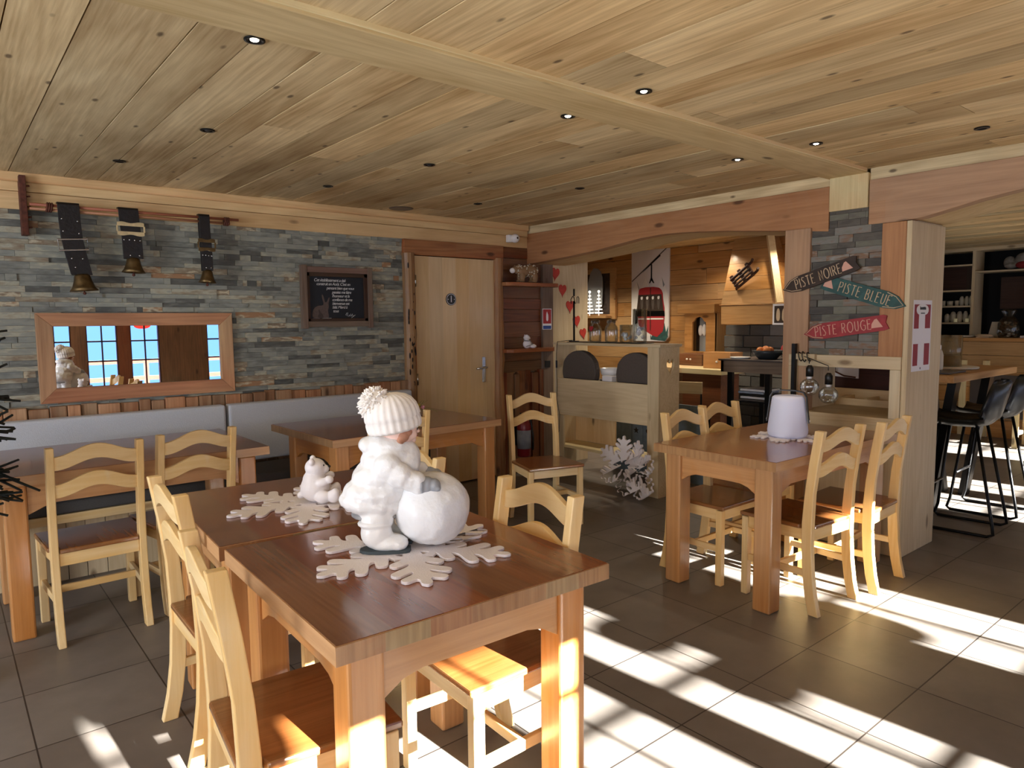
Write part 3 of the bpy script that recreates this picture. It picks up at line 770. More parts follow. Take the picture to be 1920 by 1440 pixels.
def make_table(name, label, cx, cy, w, d, rz=0, top=.80, leg=.095, inset=.045, seed=1, arched=True, rear=None, inset_x=None):
    global rng
    rng = random.Random(seed)
    t = thing(name, label, 'table', (cx, cy, 0), rz)
    th = .048; q = MB(); n = max(4, round(d / .13) if w >= d * 1.2 else round(w / .13))
    along_x = w >= d * 1.2
    for i in range(n):
        a, c = -.5 + i / n, -.5 + (i + 1) / n
        if along_x: q.bx(-w / 2, w / 2, a * d, c * d, top - th, top, axis=0)
        else: q.bx(a * w, c * w, -d / 2, d / 2, top - th, top, axis=1)
    q.build('tabletop', 'table_top', t)
    # lighter edge strips where the varnished top ends
    q = MB(); e = .003
    q.bx(-w / 2 - e, w / 2 + e, -d / 2 - e, -d / 2 + .0005, top - th, top - .002, axis=0, rnd=.5); q.bx(-w / 2 - e, w / 2 + e, d / 2 - .0005, d / 2 + e, top - th, top - .002, axis=0, rnd=.5)
    q.bx(-w / 2 - e, -w / 2 + .0005, -d / 2, d / 2, top - th, top - .002, axis=1, rnd=.5); q.bx(w / 2 - .0005, w / 2 + e, -d / 2, d / 2, top - th, top - .002, axis=1, rnd=.5)
    q.build('edge_band', 'table_wood', t)
    q = MB(); e2 = e + .0015
    if along_x:
        for sx_ in (-1, 1):
            q = MB(); q.bx(sx_ * (w / 2 + e2) - .001, sx_ * (w / 2 + e2) + .001, -d / 2 - e, d / 2 + e, top - th + .001, top - .0025, axis=2); q.build('end_grain', 'end_wood', t)
    else:
        n_ = 7
        for sy_ in (-1, 1):
            q = MB()
            for i in range(n_): q.bx(-w / 2 - e + (w + 2 * e) * i / n_, -w / 2 - e + (w + 2 * e) * (i + 1) / n_, sy_ * (d / 2 + e2) - .001, sy_ * (d / 2 + e2) + .001, top - th + .001, top - .0025, axis=2)
            q.build('end_grain', 'end_wood', t)
    ap = MB(); zt = top - th; hh = .105
    def rail(p0, p1, thick, ax):
        p0, p1 = V(*p0, 0), V(*p1, 0); dr_ = (p1 - p0); L_ = dr_.length; dr_.normalize(); nn = V(-dr_.y, dr_.x, 0) * thick / 2
        rings = []
        for i in range(11):
            u = i / 10; edge = min(u, 1 - u) * L_
            drop = hh + (.045 * (1 - min(edge / .11, 1)) ** 2 if arched else 0)
            p_ = p0 + dr_ * (u * L_); rings.append([p_ - nn + V(0, 0, zt - drop), p_ + nn + V(0, 0, zt - drop), p_ + nn + V(0, 0, zt), p_ - nn + V(0, 0, zt)])
        ap.loft(rings, axis=ax)
    lx, ly = w / 2 - (inset if inset_x is None else inset_x) - leg / 2, d / 2 - inset - leg / 2
    lyr = ly if rear is None else d / 2 - rear - leg / 2
    for yr_ in (-(ly + leg * .2), lyr + leg * .2): rail((-lx + leg / 2, yr_), (lx - leg / 2, yr_), .028, 0)
    for s_x in (-1, 1): rail((s_x * (lx + leg * .2), -ly + leg / 2), (s_x * (lx + leg * .2), lyr - leg / 2), .028, 1)
    ap.build('apron', 'table_wood', t, bevel=.002)
    for s_x in (-1, 1):
        for s_y in (-1, 1):
            q = MB(); q.box((s_x * lx, s_y * ly if s_y < 0 else lyr, zt / 2), (leg, leg, zt), axis=2); q.build('leg', 'table_wood', t, bevel=.009)
    return t
make_table('dining_table', 'square varnished wooden table in the foreground carrying the figure with the snowball', 1.063, 1.783, .832, .838, R(-2.0), seed=4)
make_table('dining_table', 'square varnished wooden table pushed behind the front one, carrying the small sitting bear', 1.090, 2.650, .82, .838, R(-3.5), seed=8, inset=.03)
make_table('dining_table', 'long wooden table before the grey wall bench, below the wall mirror', .79, 4.42, 1.32, .90, 0, seed=12, inset=.012, rear=.20, inset_x=.07)
make_table('dining_table', 'wooden table in front of the door with a small posy on it', 2.455, 4.365, 1.31, .93, R(1.2), seed=15, inset=.03, rear=.20)
make_table('dining_table', 'dark varnished table with the white lantern, against the stone pillar', 3.80, 2.14, 1.33, .755, R(-1), seed=19, leg=.1)

# ---- bench along the back wall
bn = thing('wall_bench', 'long upholstered wall bench with light grey backrest and dark grey seat under the mirror', 'bench', (.4, 5.0, 0))
for (a, c) in ((-2.4, -.02), (0.0, 1.585), (1.605, 3.135)):
    q = MB(); q.bx(a, c, 5.14, 5.24, .50, .925); q.build('backrest', 'grey_fabric', bn, bevel=.018, seg=3, world=True)
for (a, c) in ((-2.4, -.02), (0.0, 1.585), (1.605, 3.135)):
    q = MB(); q.bx(a, c, 4.72, 5.14, .415, .485); q.build('seat_cushion', 'dark_fabric', bn, bevel=.015, seg=3, world=True)
q = MB(); q.bx(-2.4, 3.135, 4.72, 4.75, .36, .412, axis=0); q.bx(-2.4, 3.135, 4.75, 5.14, .385, .412, axis=0)
q.build('seat_frame', 'pine', bn, bevel=.003, world=True)
q = MB(); x = -2.4; rng = random.Random(4)
while x < 3.13:
    w = rng.uniform(.08, .13); q.bx(x, min(x + w - .004, 3.13), 4.80, 4.82, 0, .384, axis=2); x += w
q.build('front_panel', 'pale_wood', bn, world=True)

# ---- open cabinet (dresser) in the first arch
cb_ = thing('cabinet', 'pale wooden open cabinet with heart cut-out in its side, standing in the first arch', 'cabinet', (4.76, 4.3, 0))
X0, X1 = 4.615, 4.89
q = MB(); q.bx(X0 - .01, X1 + .01, 3.66, 4.955, 1.272, 1.297, axis=1); q.build('top_board', 'pale_wood', cb_, bevel=.003, world=True)
# side panel nearest the camera with a real heart hole
def heart(r, n=40, cx=0, cy=0, asp=1.15):
    pts = []
    for i in range(n):
        t = 2 * PI * i / n; x_ = 16 * math.sin(t) ** 3; y_ = 13 * math.cos(t) - 5 * math.cos(2 * t) - 2 * math.cos(3 * t) - math.cos(4 * t)
        pts.append((cx + x_ / 17 * r, cy + y_ / 17 * r * asp))
    return pts
me = curve_mesh([[(0, 0), (X1 - X0 - .02, 0), (X1 - X0 - .02, 1.272), (0, 1.272)], heart(.055, cx=.135, cy=1.11, asp=1.55)], .024)
q = MB(); q.merge_mesh(me, Matrix.Translation((X0 + .02, 3.692, 0)) @ Matrix.Rotation(R(90), 4, 'X'), axis=2)
q.build('side_panel', 'pale_wood', cb_, world=True)
q = MB(); q.bx(X0, X0 + .022, 3.68, 3.80, 0, 1.272, axis=2); q.build('front_stile', 'pale_wood', cb_, bevel=.003, world=True)
q = MB(); q.bx(X0, X1, 4.92, 4.945, 0, 1.272, axis=2); q.bx(X0, X0 + .022, 4.82, 4.92, 0, .60, axis=2); q.build('side_panel', 'pale_wood', cb_, bevel=.003, world=True)
q = MB(); q.bx(X0 + .004, X0 + .026, 3.80, 4.92, .605, .955, axis=1); q.build('front_panel', 'pale_wood', cb_, bevel=.003, world=True)
q = MB(); q.bx(X0 + .03, X1, 3.704, 4.92, .925, .948, axis=1); q.build('shelf', 'grey_wood', cb_, world=True)
q = MB(); q.bx(X0 + .01, X1, 3.704, 4.92, .29, .315, axis=1); q.build('shelf', 'crate_wood', cb_, world=True)
q = MB(); q.bx(X1 - .01, X1 + .01, 4.40, 4.92, .32, .60, axis=2); q.build('back_board', 'crate_wood', cb_, world=True)
# things on and in it
def jar(label, y, r, h, fill=None, neck=True, x=4.75):
    t = thing('glass_jar', label, 'jar', (x, y, 1.303), 0, 'glass jars on the cabinet')
    prof = [(0, 0), (r * .92, 0), (r, .01), (r, h * .62), (r * .9, h * .74), (r * .62, h * .86), (r * .62, h)] if neck else [(0, 0), (r * .9, 0), (r, .01), (r, h)]
    inner = [(max(a - .003, 0), z + .003) for a, z in reversed(prof)]
    q = MB(); q.lathe(prof + inner, n=20); q.build('body', 'clear_glass', t, smooth=True)
    if neck:
        q = MB(); q.lathe([(r * .66, h - .018), (r * .7, h - .018), (r * .7, h + .006), (r * .4, h + .016), (0, h + .018)], n=16); q.build('lid', 'clear_glass', t, smooth=True)
    if fill:
        q = MB(); rr_ = random.Random(int(y * 100))
        for k in range(14):
            q.ell((rr_.uniform(-.5, .5) * r, rr_.uniform(-.5, .5) * r, .02 + rr_.random() * h * .4), (.018, .016, .014), nu=8, nv=6)
        q.build('filling', fill, t, smooth=True)
    return t
q = MB(); q.bx(4.66, 4.85, 3.92, 4.82, 1.2975, 1.303); o = q.build('tray', 'black_metal', bevel=.002); tag(o, 'thin black metal tray under the glass jars on the cabinet top', 'tray')
t = jar('glass storage jar with a small red heart hung on its neck', 4.53, .058, .19)
q = MB(); q.merge_mesh(curve_mesh([heart(.026)], .008), Matrix.Translation((-.066, -.01, .125)) @ Matrix(((0, 0, -1, 0), (-1, 0, 0, 0), (0, 1, 0, 0), (0, 0, 0, 1)))); q.build('heart_charm', 'red_paint', t)
jar('plain glass storage jar in the middle of the cabinet top', 4.33, .06, .19)
jar('squat glass jar filled with white sweets, dark rim, beside the tall vase', 4.155, .058, .155, 'white_paint', neck=False)
jar('tall straight glass vase with white shapes in its foot, last on the cabinet top', 4.0, .062, .29, 'gondola_grey', neck=False)
t = thing('metal_lamp_stand', 'slim black iron stand with open letters on the cabinet, its cable hanging down', 'stand', (4.74, 4.80, 1.303))
q = MB(); q.lathe([(0, 0), (.05, 0), (.05, .006), (0, .006)], n=20); q.build('foot', 'black_metal', t)
q = MB(); q.tube([(0, 0, .006), (0, 0, .385)], .009, 8); q.tube([(0, 0, .43), (0, 0, .50)], .008, 8); q.build('rod', 'black_metal', t, smooth=True)
q = MB()
q.tube([(0, .035, .36), (0, .042, .40), (0, .02, .43), (0, .0, .42), (0, -.01, .38), (0, -.02, .36)], .004, 6)
q.tube([(0, -.04, .36), (0, -.04, .42), (0, -.055, .425), (0, -.065, .41), (0, -.065, .36)], .004, 6)
q.build('open_letters', 'black_metal', t)
q = MB(); q.tube([(0, .02, .01), (-.02, .07, .008), (-.14, .085, .0), (-.147, .09, -.12), (-.147, .09, -.24), (-.15, .08, -.42), (-.146, .09, -.55), (-.148, .05, -.70), (-.147, .06, -.86), (-.15, .14, -1.0)], .003, 6)
q.tube([(-.147, .09, -.18), (-.147, .09, -.25)], .009, 8); q.build('cable', 'black_plastic', t)
q = MB(); q.lathe([(0, 0), (.04, 0), (.075, .05), (.078, .075), (.074, .075), (.06, .04), (0, .012)], n=20, rnd=0); q.lathe([(0, 0), (.045, 0), (.045, .012), (0, .012)], c=(0, 0, -.012), n=16)
for lab, y in (('round dark cushion in the cabinet, on the side with the hanging cable', 4.68), ('round dark cushion in the cabinet, on the side with the heart cut-out', 3.99)):
    c = MB(); out = [(.215 * math.cos(a) * (1 if abs(math.cos(a)) < .9 else .97), max(.19 * math.sin(a), -.06)) for a in [2 * PI * i / 40 for i in range(40)]]
    c.merge_mesh(curve_mesh([out], .05, .01), on_right(4.71, y, 1.02)); o = c.build('cushion', 'cushion_dark', bevel=.006); tag(o, lab, 'cushion', 'cushions in the cabinet')
q2 = MB(); q2.lathe([(0, 0), (.045, 0), (.09, .06), (.1, .11), (.094, .11), (.08, .06), (0, .02)], c=(4.84, 4.42, .949), n=24); o = q2.build('bowl', 'white_ceramic', smooth=True); tag(o, 'white porcelain bowl standing behind the round cushions in the cabinet', 'bowl')
q2 = MB(); q2.bx(4.66, 4.72, 4.24, 4.36, .949, 1.0); o = q2.build('box', 'paper', bevel=.003); tag(o, 'small white box between the round cushions on the cabinet shelf', 'box')
# blue-grey door with star and heart holes seen below the cabinet
t = thing('star_panel', 'blue-grey board panel with dark stars and hearts seen behind the cabinet', 'panel', (5.3, 4.2, 0))
q = MB()
for k in range(8): q.bx(5.28, 5.30, 3.7 + k * .14, 3.837 + k * .14, 0, .72, axis=2)
q.build('board', 'blue_door', t, world=True)
def star(r): return [(r * (1 if i % 2 == 0 else .42) * math.sin(i * PI / 5), r * (1 if i % 2 == 0 else .42) * math.cos(i * PI / 5)) for i in range(10)]
q = MB()
for (y, z, kx) in [(4.48, .42, 0), (4.33, .42, 1), (4.20, .42, 0), (4.10, .52, 1), (4.02, .47, 0), (3.9, .45, 1)]:
    q.merge_mesh(curve_mesh([star(.035) if kx == 0 else heart(.03)], .002), on_right(5.277, y, z))
q.build('cut_out', 'black_dot', t, world=True)

# ---- snowflakes
def lobe_arm(L_, w0=.020, lobes=((.37, .205, .050), (.59, .235, .049), (.80, .15, .040))):
    """one side of a leafy arm: stem with rounded side lobes and a rounded tip; returns (u, w) points from centre outwards"""
    pts = [(.10 * L_, w0 * .9)]
    for (u, ln, wd) in lobes:
        bu = u * L_; ll = ln * L_; ww = wd * L_ * 1.0
        dx_, dy_ = math.cos(R(48)), math.sin(R(48))
        nx_, ny_ = -dy_, dx_
        pts += [(bu - ww * 1.1, w0), (bu + dx_ * ll * .75 + nx_ * ww * 1.25, w0 + dy_ * ll * .75 + ny_ * ww * 1.25), (bu + dx_ * ll + nx_ * ww * .8, w0 + dy_ * ll + ny_ * ww * .8),
                (bu + dx_ * ll * 1.02 - nx_ * ww * .8, w0 + dy_ * ll * 1.02 - ny_ * ww * .8), (bu + dx_ * ll * .6 - nx_ * ww * 1.1, w0 + dy_ * ll * .6 - ny_ * ww * 1.1), (bu + ww * 1.6, w0 * .9)]
    pts += [(.90 * L_, .04 * L_), (.98 * L_, .05 * L_), (1.02 * L_, .012 * L_)]
    return pts
def snowflake_outline(L_, w0=None, arms=6):
    w0 = w0 or L_ * .075; out = []
    half = lobe_arm(L_, w0)
    for k in range(arms):
        a = 2 * PI * k / arms; c, s__ = math.cos(a), math.sin(a)
        full = [(u, -w) for u, w in half] + [(u, w) for u, w in reversed(half)]
        out += [(u * c - w * s__, u * s__ + w * c) for u, w in full]
    return chaikin(out, 2)
def mat_flake(label, x, y, z, r, rz, holes=True, t=.009):
    spl = [snowflake_outline(r)]
    q = MB(); q.merge_mesh(curve_mesh(spl, t * .6, t * .2), Matrix.Translation((x, y, z + t / 2)) @ Matrix.Rotation(rz, 4, 'Z'))
    hexo = [(r * .36 * math.cos(PI / 3 * k + PI / 6), r * .36 * math.sin(PI / 3 * k + PI / 6)) for k in range(6)]
    hl = []
    for k in range(6):
        a = PI / 3 * k + PI / 6; c0, c1 = r * .15, r * .27
        hl.append(chaikin([(c0 * math.cos(a), c0 * math.sin(a)), (c1 * math.cos(a - .2), c1 * math.sin(a - .2)), (c1 * 1.02 * math.cos(a), c1 * 1.02 * math.sin(a)), (c1 * math.cos(a + .2), c1 * math.sin(a + .2))], 2))
    q.merge_mesh(curve_mesh([hexo] + hl, t * .58, t * .2), Matrix.Translation((x, y, z + t / 2 - .0001)) @ Matrix.Rotation(rz, 4, 'Z'))
    o = q.build('snowflake_mat', 'white_felt'); return tag(o, label, 'mat', 'felt snowflake table mats')
TOP = .8005
mat_flake('white felt snowflake mat under the figure with the snowball', 1.09, 1.83, TOP, .315, R(8))
mat_flake('white felt snowflake mat under the small sitting bear', 1.10, 2.585, TOP, .315, R(2))
mat_flake('white felt snowflake mat under the white lantern', 3.84, 2.12, TOP, .20, R(15))

# ---- the figure pushing a snowball (one continuous glazed body; hat, hair, mitten and boots are parts)
def remesh(o, vox, smooth_it=6):
    m_ = o.modifiers.new('r', 'REMESH'); m_.mode = 'VOXEL'; m_.voxel_size = vox; m_.use_smooth_shade = True
    s__ = o.modifiers.new('s', 'SMOOTH'); s__.iterations = smooth_it; s__.factor = .5
    return o
def rotY(a): return Matrix.Rotation(R(a), 3, 'Y')
def rotZ(a): return Matrix.Rotation(R(a), 3, 'Z')
fz = TOP + .0095
fig = thing('child_figurine', 'white glazed ceramic figure of a child in knitted hat pushing a big snowball', 'figurine', (1.03, 1.885, fz), R(-36))
q = MB()
q.ell((.015, 0, .215), (.085, .075, .10)); q.ell((-.012, 0, .175), (.105, .09, .055)); q.ell((-.022, 0, .145), (.108, .09, .045), rotY(6)); q.ell((.0, 0, .225), (.09, .08, .06), rotY(-10))
q.ell((.022, 0, .275), (.082, .076, .05)); q.ell((.032, 0, .305), (.075, .074, .035), rotY(12)); q.ell((.03, 0, .325), (.072, .07, .03), rotY(8))
q.ell((.075, 0, .27), (.05, .055, .065)); q.ell((-.03, 0, .32), (.035, .05, .028))
q.ell((.02, -.02, .30), (.04, .055, .028), rotY(25))
# right arm reaching down over the ball, towards the viewer, and the left arm behind
for sy in (-1, 1):
    q.ell((.03, sy * .068, .262), (.045, .036, .045)); q.ell((.065, sy * .074, .24), (.05, .034, .038), rotY(22)); q.ell((.10, sy * .072, .222), (.042, .03, .033), rotY(20)); q.ell((.118, sy * .07, .214), (.028, .033, .036))
    q.ell((-.01, sy * .04, .105), (.052, .042, .05))
coat = remesh(q.build('body', 'coat_ceramic', fig), .004, 3)
tc_ = bpy.data.textures.new('folds', 'CLOUDS'); tc_.noise_scale = .035; tc_.noise_depth = 1
dc = coat.modifiers.new('d', 'DISPLACE'); dc.texture = tc_; dc.strength = .007; dc.mid_level = .5
q = MB()
for k, (zc, rx_, x_) in enumerate([(.125, .093, -.015)]):
    q.ell((x_, 0, zc - .018), (rx_ * .85, .076, .018))
remesh(q.build('belt_band', 'strap_grey', fig), .004, 3)
for sy in (-1, 1):
    q = MB(); q.ell((-.012, sy * .042, .058), (.048, .04, .05)); q.ell((.022, sy * .042, .028), (.062, .036, .028)); q.ell((.05, sy * .042, .024), (.034, .034, .024)); q.ell((-.015, sy * .042, .088), (.054, .043, .016))
    b_ = remesh(q.build('boot', 'coat_ceramic', fig), .004, 3)
    q = MB(); q.prism(chaikin([(-.062, -.036), (.086, -.034), (.092, .0), (.086, .034), (-.062, .036)], 2), .009, Matrix.Translation((0, sy * .042, 0))); q.build('sole', 'sole_dark', b_)
    q = MB(); q.ell((.143, sy * .07, .208), (.026, .024, .026)); q.ell((.166, sy * .07, .205), (.02, .022, .022)); q.ell((.135, sy * .07 - sy * .022, .196), (.018, .01, .012)); q.ell((.13, sy * .07, .21), (.012, .031, .03))
    for k in range(4): q.ell((.175, sy * .07 + (-.015 + k * .010), .198), (.012, .0055, .009))
    remesh(q.build('mitten', 'mitten_grey', fig), .003, 2)
HT = R(20); HM = Matrix.Translation((.05, 0, 0)) @ Matrix.Rotation(HT, 4, 'Z') @ Matrix.Translation((-.05, 0, 0)); HR = Matrix.Rotation(HT, 3, 'Z')
def hp(x, y, z): return HM @ V(x, y, z)
q = MB(); q.ell(hp(.055, 0, .370), (.060, .058, .058)); q.ell(hp(.088, .028, .352), (.020, .018, .017)); q.ell(hp(.088, -.028, .352), (.020, .018, .017)); q.ell(hp(.115, 0, .357), (.010, .0085, .008)); q.ell(hp(.098, 0, .331), (.015, .018, .013))
hd = remesh(q.build('head', 'skin', fig), .003, 2)
q = MB()
for sy in (-1, 1): q.ell(hp(.109, sy * .020, .368), (.005, .005, .007), nu=10, nv=8)
q.build('eye', 'black_dot', hd, smooth=True)
q = MB(); q.ell(hp(.113, 0, .342), (.004, .009, .003), HR, nu=10, nv=8); q.build('mouth', 'red_paint', hd, smooth=True)
q = MB()
for sy in (-1, 1):
    q.ell(hp(.060, sy * .050, .352), (.018, .011, .020), HR); q.ell(hp(.074, sy * .049, .362), (.014, .009, .012), HR); q.ell(hp(.050, sy * .052, .338), (.012, .008, .012), HR)
remesh(q.build('hair', 'hair', fig), .003, 1)
# ribbed knitted hat
q = MB(); rings = []; n = 96; Mh = Matrix.Translation((.045, 0, .378)) @ Matrix.Rotation(HT, 4, 'Z') @ Matrix.Rotation(R(-10), 4, 'Y')
for (r_, z_) in [(.068, -.010), (.075, -.013), (.078, -.004), (.079, .012), (.0765, .024), (.0795, .026), (.0785, .042), (.074, .060), (.064, .077), (.048, .090), (.028, .098), (.010, .101)]:
    rings.append([Mh @ V((r_ * 1.06) * (1 + .022 * math.cos(k * 24 * 2 * PI / n)) * math.cos(2 * PI * k / n), r_ * (1 + .022 * math.cos(k * 24 * 2 * PI / n)) * math.sin(2 * PI * k / n), z_) for k in range(n)])
q.loft(rings); hat = q.build('knitted_hat', 'pompom', fig, smooth=True)
q = MB(); pr_ = random.Random(6); pc = V(-.008, -.012, .452)
q.ell(pc, .041, nu=18, nv=12)
for k in range(520):
    d = V(pr_.gauss(0, 1), pr_.gauss(0, 1), pr_.gauss(0, 1)).normalized(); ln = pr_.uniform(.043, .055)
    if d.z < -.2 and d.x < 0: ln *= 1.1
    side = d.orthogonal().normalized() * .006
    q.tube([pc + d * .030, pc + d * ln * .8 + side * pr_.uniform(-.6, .6), pc + d * ln + side * pr_.uniform(-1, 1) + V(0, 0, -.003)], [.0048, .0042, .0018], 5)
q.build('pompom', 'pompom', hat, smooth=True)
q = MB(); q.ell((.155, 0, .1175), (.117, .112, .1135), nu=64, nv=40)
sb = q.build('snowball', 'ball_ceramic', fig, smooth=True)
tx = bpy.data.textures.new('lumps', 'CLOUDS'); tx.noise_scale = .07; tx.noise_depth = 2
dm = sb.modifiers.new('d', 'DISPLACE'); dm.texture = tx; dm.strength = .017; dm.mid_level = .5

# ---- small sitting bear
br_ = thing('bear_figurine', 'small white ceramic bear sitting on the snowflake mat of the rear table', 'figurine', (1.105, 2.545, fz), R(-28))
q = MB(); q.ell((0, 0, .056), (.056, .05, .055)); q.ell((-.002, 0, .085), (.045, .042, .045)); q.ell((.003, 0, .135), (.040, .040, .037)); q.ell((.034, 0, .128), (.022, .02, .018))
for sy in (-1, 1):
    q.ell((-.008, sy * .034, .163), (.012, .014, .015)); q.ell((.03, sy * .04, .028), (.036, .023, .026), rotZ(sy * 18)); q.ell((.07, sy * .05, .03), (.026, .02, .026), rotZ(sy * 18)); q.ell((.078, sy * .052, .04), (.017, .018, .022))
    q.ell((.034, sy * .04, .085), (.03, .016, .016), rotY(-15)); q.ell((.056, sy * .042, .094), (.017, .015, .016))
q.ell((-.055, 0, .03), (.014, .014, .014))
bd = remesh(q.build('body', 'bear_ceramic', br_), .003, 4)
q = MB(); q.ell((.055, 0, .137), (.006, .008, .005), nu=12, nv=8); q.build('nose', 'black_dot', bd, smooth=True)
q = MB()
for sy in (-1, 1): q.ell((.036, sy * .02, .146), (.003, .003, .0035), nu=8, nv=6)
q.build('eye', 'black_dot', bd, smooth=True)
q = MB(); q.tube([(.056, 0, .132), (.056, 0, .125), (.054, -.006, .122)], .0008, 5); q.tube([(.056, 0, .125), (.054, .006, .122)], .0008, 5); q.build('mouth', 'black_dot', bd)

# ---- lantern
ln = thing('table_lantern', 'white rounded plastic lantern with black strap handle on the right-hand table', 'lantern', (3.84, 2.11, TOP + .0095), R(-74))
q = MB(); q.lathe([(0, 0), (.088, 0), (.104, .006), (.112, .022), (.113, .04), (.092, .215), (.088, .232), (.078, .240), (0, .242)], n=40); q.build('shade', 'lantern_shell', ln, smooth=True)
q = MB()
M_ = Matrix.Identity(4)
pts = [(.118, 0, .085), (.112, 0, .13), (.104, 0, .20), (.101, 0, .235), (.085, 0, .262), (.04, 0, .272), (-.04, 0, .272), (-.085, 0, .262), (-.101, 0, .235), (-.104, 0, .20), (-.112, 0, .13), (-.118, 0, .085)]
rings = []
for i, p_ in enumerate(pts):
    a = Vector(pts[max(i - 1, 0)]); c = Vector(pts[min(i + 1, len(pts) - 1)]); t = (c - a).normalized(); nn = V(-t.z, 0, t.x) * .003; ww = V(0, .015, 0)
    p_ = Vector(p_); rings.append([p_ - nn - ww, p_ - nn + ww, p_ + nn + ww, p_ + nn - ww])
q.loft(rings); q.build('strap_handle', 'black_plastic', ln)
q = MB()
for sx_ in (-1, 1): q.ell((sx_ * .121, 0, .095), (.003, .005, .009), nu=10, nv=8)
q.build('rivet', 'white_paint', ln, smooth=True)
# posy on the door table
ps = thing('flower_posy', 'tiny posy of yellow and pink flowers on the table before the door', 'flowers', (2.80, 4.50, TOP))
q = MB(); q.lathe([(0, 0), (.022, 0), (.018, .03), (.013, .045), (0, .045)], n=14); q.build('holder', 'pale_wood', ps, smooth=True)
q = MB(); pr_ = random.Random(2)
for k in range(14): q.ell((pr_.uniform(-.03, .01), pr_.uniform(-.02, .02), .07 + pr_.uniform(-.015, .02)), (.009, .009, .008), nu=8, nv=6)
q.build('yellow_bloom', 'yellow', ps, smooth=True)
q = MB()
for k in range(7): q.ell((.032 + pr_.uniform(-.012, .012), pr_.uniform(-.012, .012), .055 + pr_.uniform(-.01, .01)), (.009, .009, .008), nu=8, nv=6)
q.build('pink_bloom', 'pink', ps, smooth=True)
q = MB()
for k in range(9): q.tube([(0, 0, .04), (pr_.uniform(-.03, .02), pr_.uniform(-.02, .02), .08), (pr_.uniform(-.07, .06), pr_.uniform(-.04, .04), pr_.uniform(.09, .12))], .0015, 5)
q.tube([(.02, -.01, .04), (.08, -.03, .045), (.13, -.05, .02)], .002, 5)
q.build('dry_stem', 'stem_green', ps)

# ================================================================== ON THE STONE WALL
# mirror in a broad mitred frame
mr_ = thing('wall_mirror', 'wide wall mirror in a mitred rustic wood frame reflecting the windows', 'mirror', (1.09, YW, 1.3))
mx0, mx1, mz0, mz1 = .495, 1.69, 1.012, 1.583; ix0, ix1, iz0, iz1 = .585, 1.60, 1.105, 1.498
yf, yb = YW - .055, YW - .018
def quadbox(pts, y0, y1, axis, rnd):
    vs = [V(x, y0, z) for x, z in pts] + [V(x, y1, z) for x, z in pts]
    return vs, [(0, 1, 2, 3), (7, 6, 5, 4), (0, 4, 5, 1), (1, 5, 6, 2), (2, 6, 7, 3), (3, 7, 4, 0)]
for i, (pts, ax) in enumerate([([(mx0, mz0), (mx1, mz0), (ix1, iz0), (ix0, iz0)], 0), ([(mx0, mz1), (ix0, iz1), (ix1, iz1), (mx1, mz1)], 0), ([(mx0, mz0), (ix0, iz0), (ix0, iz1), (mx0, mz1)], 2), ([(mx1, mz0), (mx1, mz1), (ix1, iz1), (ix1, iz0)], 2)]):
    q = MB(); vs, fs = quadbox(pts, yf, yb, ax, 0); q.add(vs, fs, rnd=.3 + .15 * i, axis=ax); q.build('frame_rail', 'mirror_wood', mr_, bevel=.003, world=True)
q = MB(); q.bx(ix0 - .01, ix1 + .01, YW - .034, YW - .03, iz0 - .01, iz1 + .01); q.build('mirror_pane', 'mirror_glass', mr_, world=True)

# chalkboard with a rabbit drawn on it
cbd = thing('chalkboard', 'framed chalkboard with white handwriting and a grey rabbit, on the stone wall', 'chalkboard', (2.53, YW, 1.7))
q = MB(); a0, a1, c0, c1 = 2.235, 2.83, 1.472, 1.945
for (x0, x1, z0, z1) in [(a0, a1, c1 - .045, c1), (a0, a1, c0, c0 + .045)]: q.bx(x0, x1, YW - .06, YW - .015, z0, z1, axis=0)
for (x0, x1) in [(a0 - .01, a0 + .035), (a1 - .035, a1 + .005)]: q.bx(x0, x1, YW - .065, YW - .015, c0 - .012, c1 + .01, axis=2)
q.build('outer_frame', 'grey_wood', cbd, bevel=.003, world=True)
q = MB()
for (x0, x1, z0, z1, ax) in [(a0 + .035, a1 - .035, c1 - .075, c1 - .045, 0), (a0 + .035, a1 - .035, c0 + .045, c0 + .068, 0), (a0 + .035, a0 + .06, c0 + .045, c1 - .045, 2), (a1 - .065, a1 - .035, c0 + .045, c1 - .045, 2)]:
    q.bx(x0, x1, YW - .05, YW - .02, z0, z1, axis=ax)
q.build('inner_frame', 'dark_brown', cbd, bevel=.002, world=True)
q = MB(); q.bx(a0 + .04, a1 - .04, YW - .032, YW - .026, c0 + .05, c1 - .05); q.build('slate', 'chalkboard', cbd, world=True)
yc = YW - .0335
def bk(pts, cx, cz, t=.001, it=2): return curve_mesh([chaikin([(a, b_) for a, b_ in pts], it)], t), on_back(cx, yc, cz)
q = MB(); q.mat('rabbit_grey')
body = [(-.075, 0), (-.082, .03), (-.07, .075), (-.035, .1), (.0, .1), (.02, .11), (.008, .15), (.002, .185), (.012, .19), (.025, .155), (.03, .125), (.045, .13), (.055, .155), (.068, .17), (.068, .15), (.058, .12), (.062, .09), (.05, .06), (.06, .02), (.055, 0)]
me_, M_ = bk(body, 2.395, 1.54); q.merge_mesh(me_, M_)
q.mat('rabbit_dark'); yc = YW - .0345
me_, M_ = bk([(-.03, 0), (-.035, .02), (-.02, .04), (-.03, .065), (-.022, .072), (-.008, .045), (.005, .035), (.012, .012), (.008, 0)], 2.395, 1.54); q.merge_mesh(me_, M_)
q.mat('chalk'); q.merge_mesh(curve_mesh([[(-.085, 0), (.075, .002), (.075, .008), (-.085, .006)]], .001), on_back(2.40, yc, 1.535))
q.build('rabbit_drawing', None, cbd, world=True)
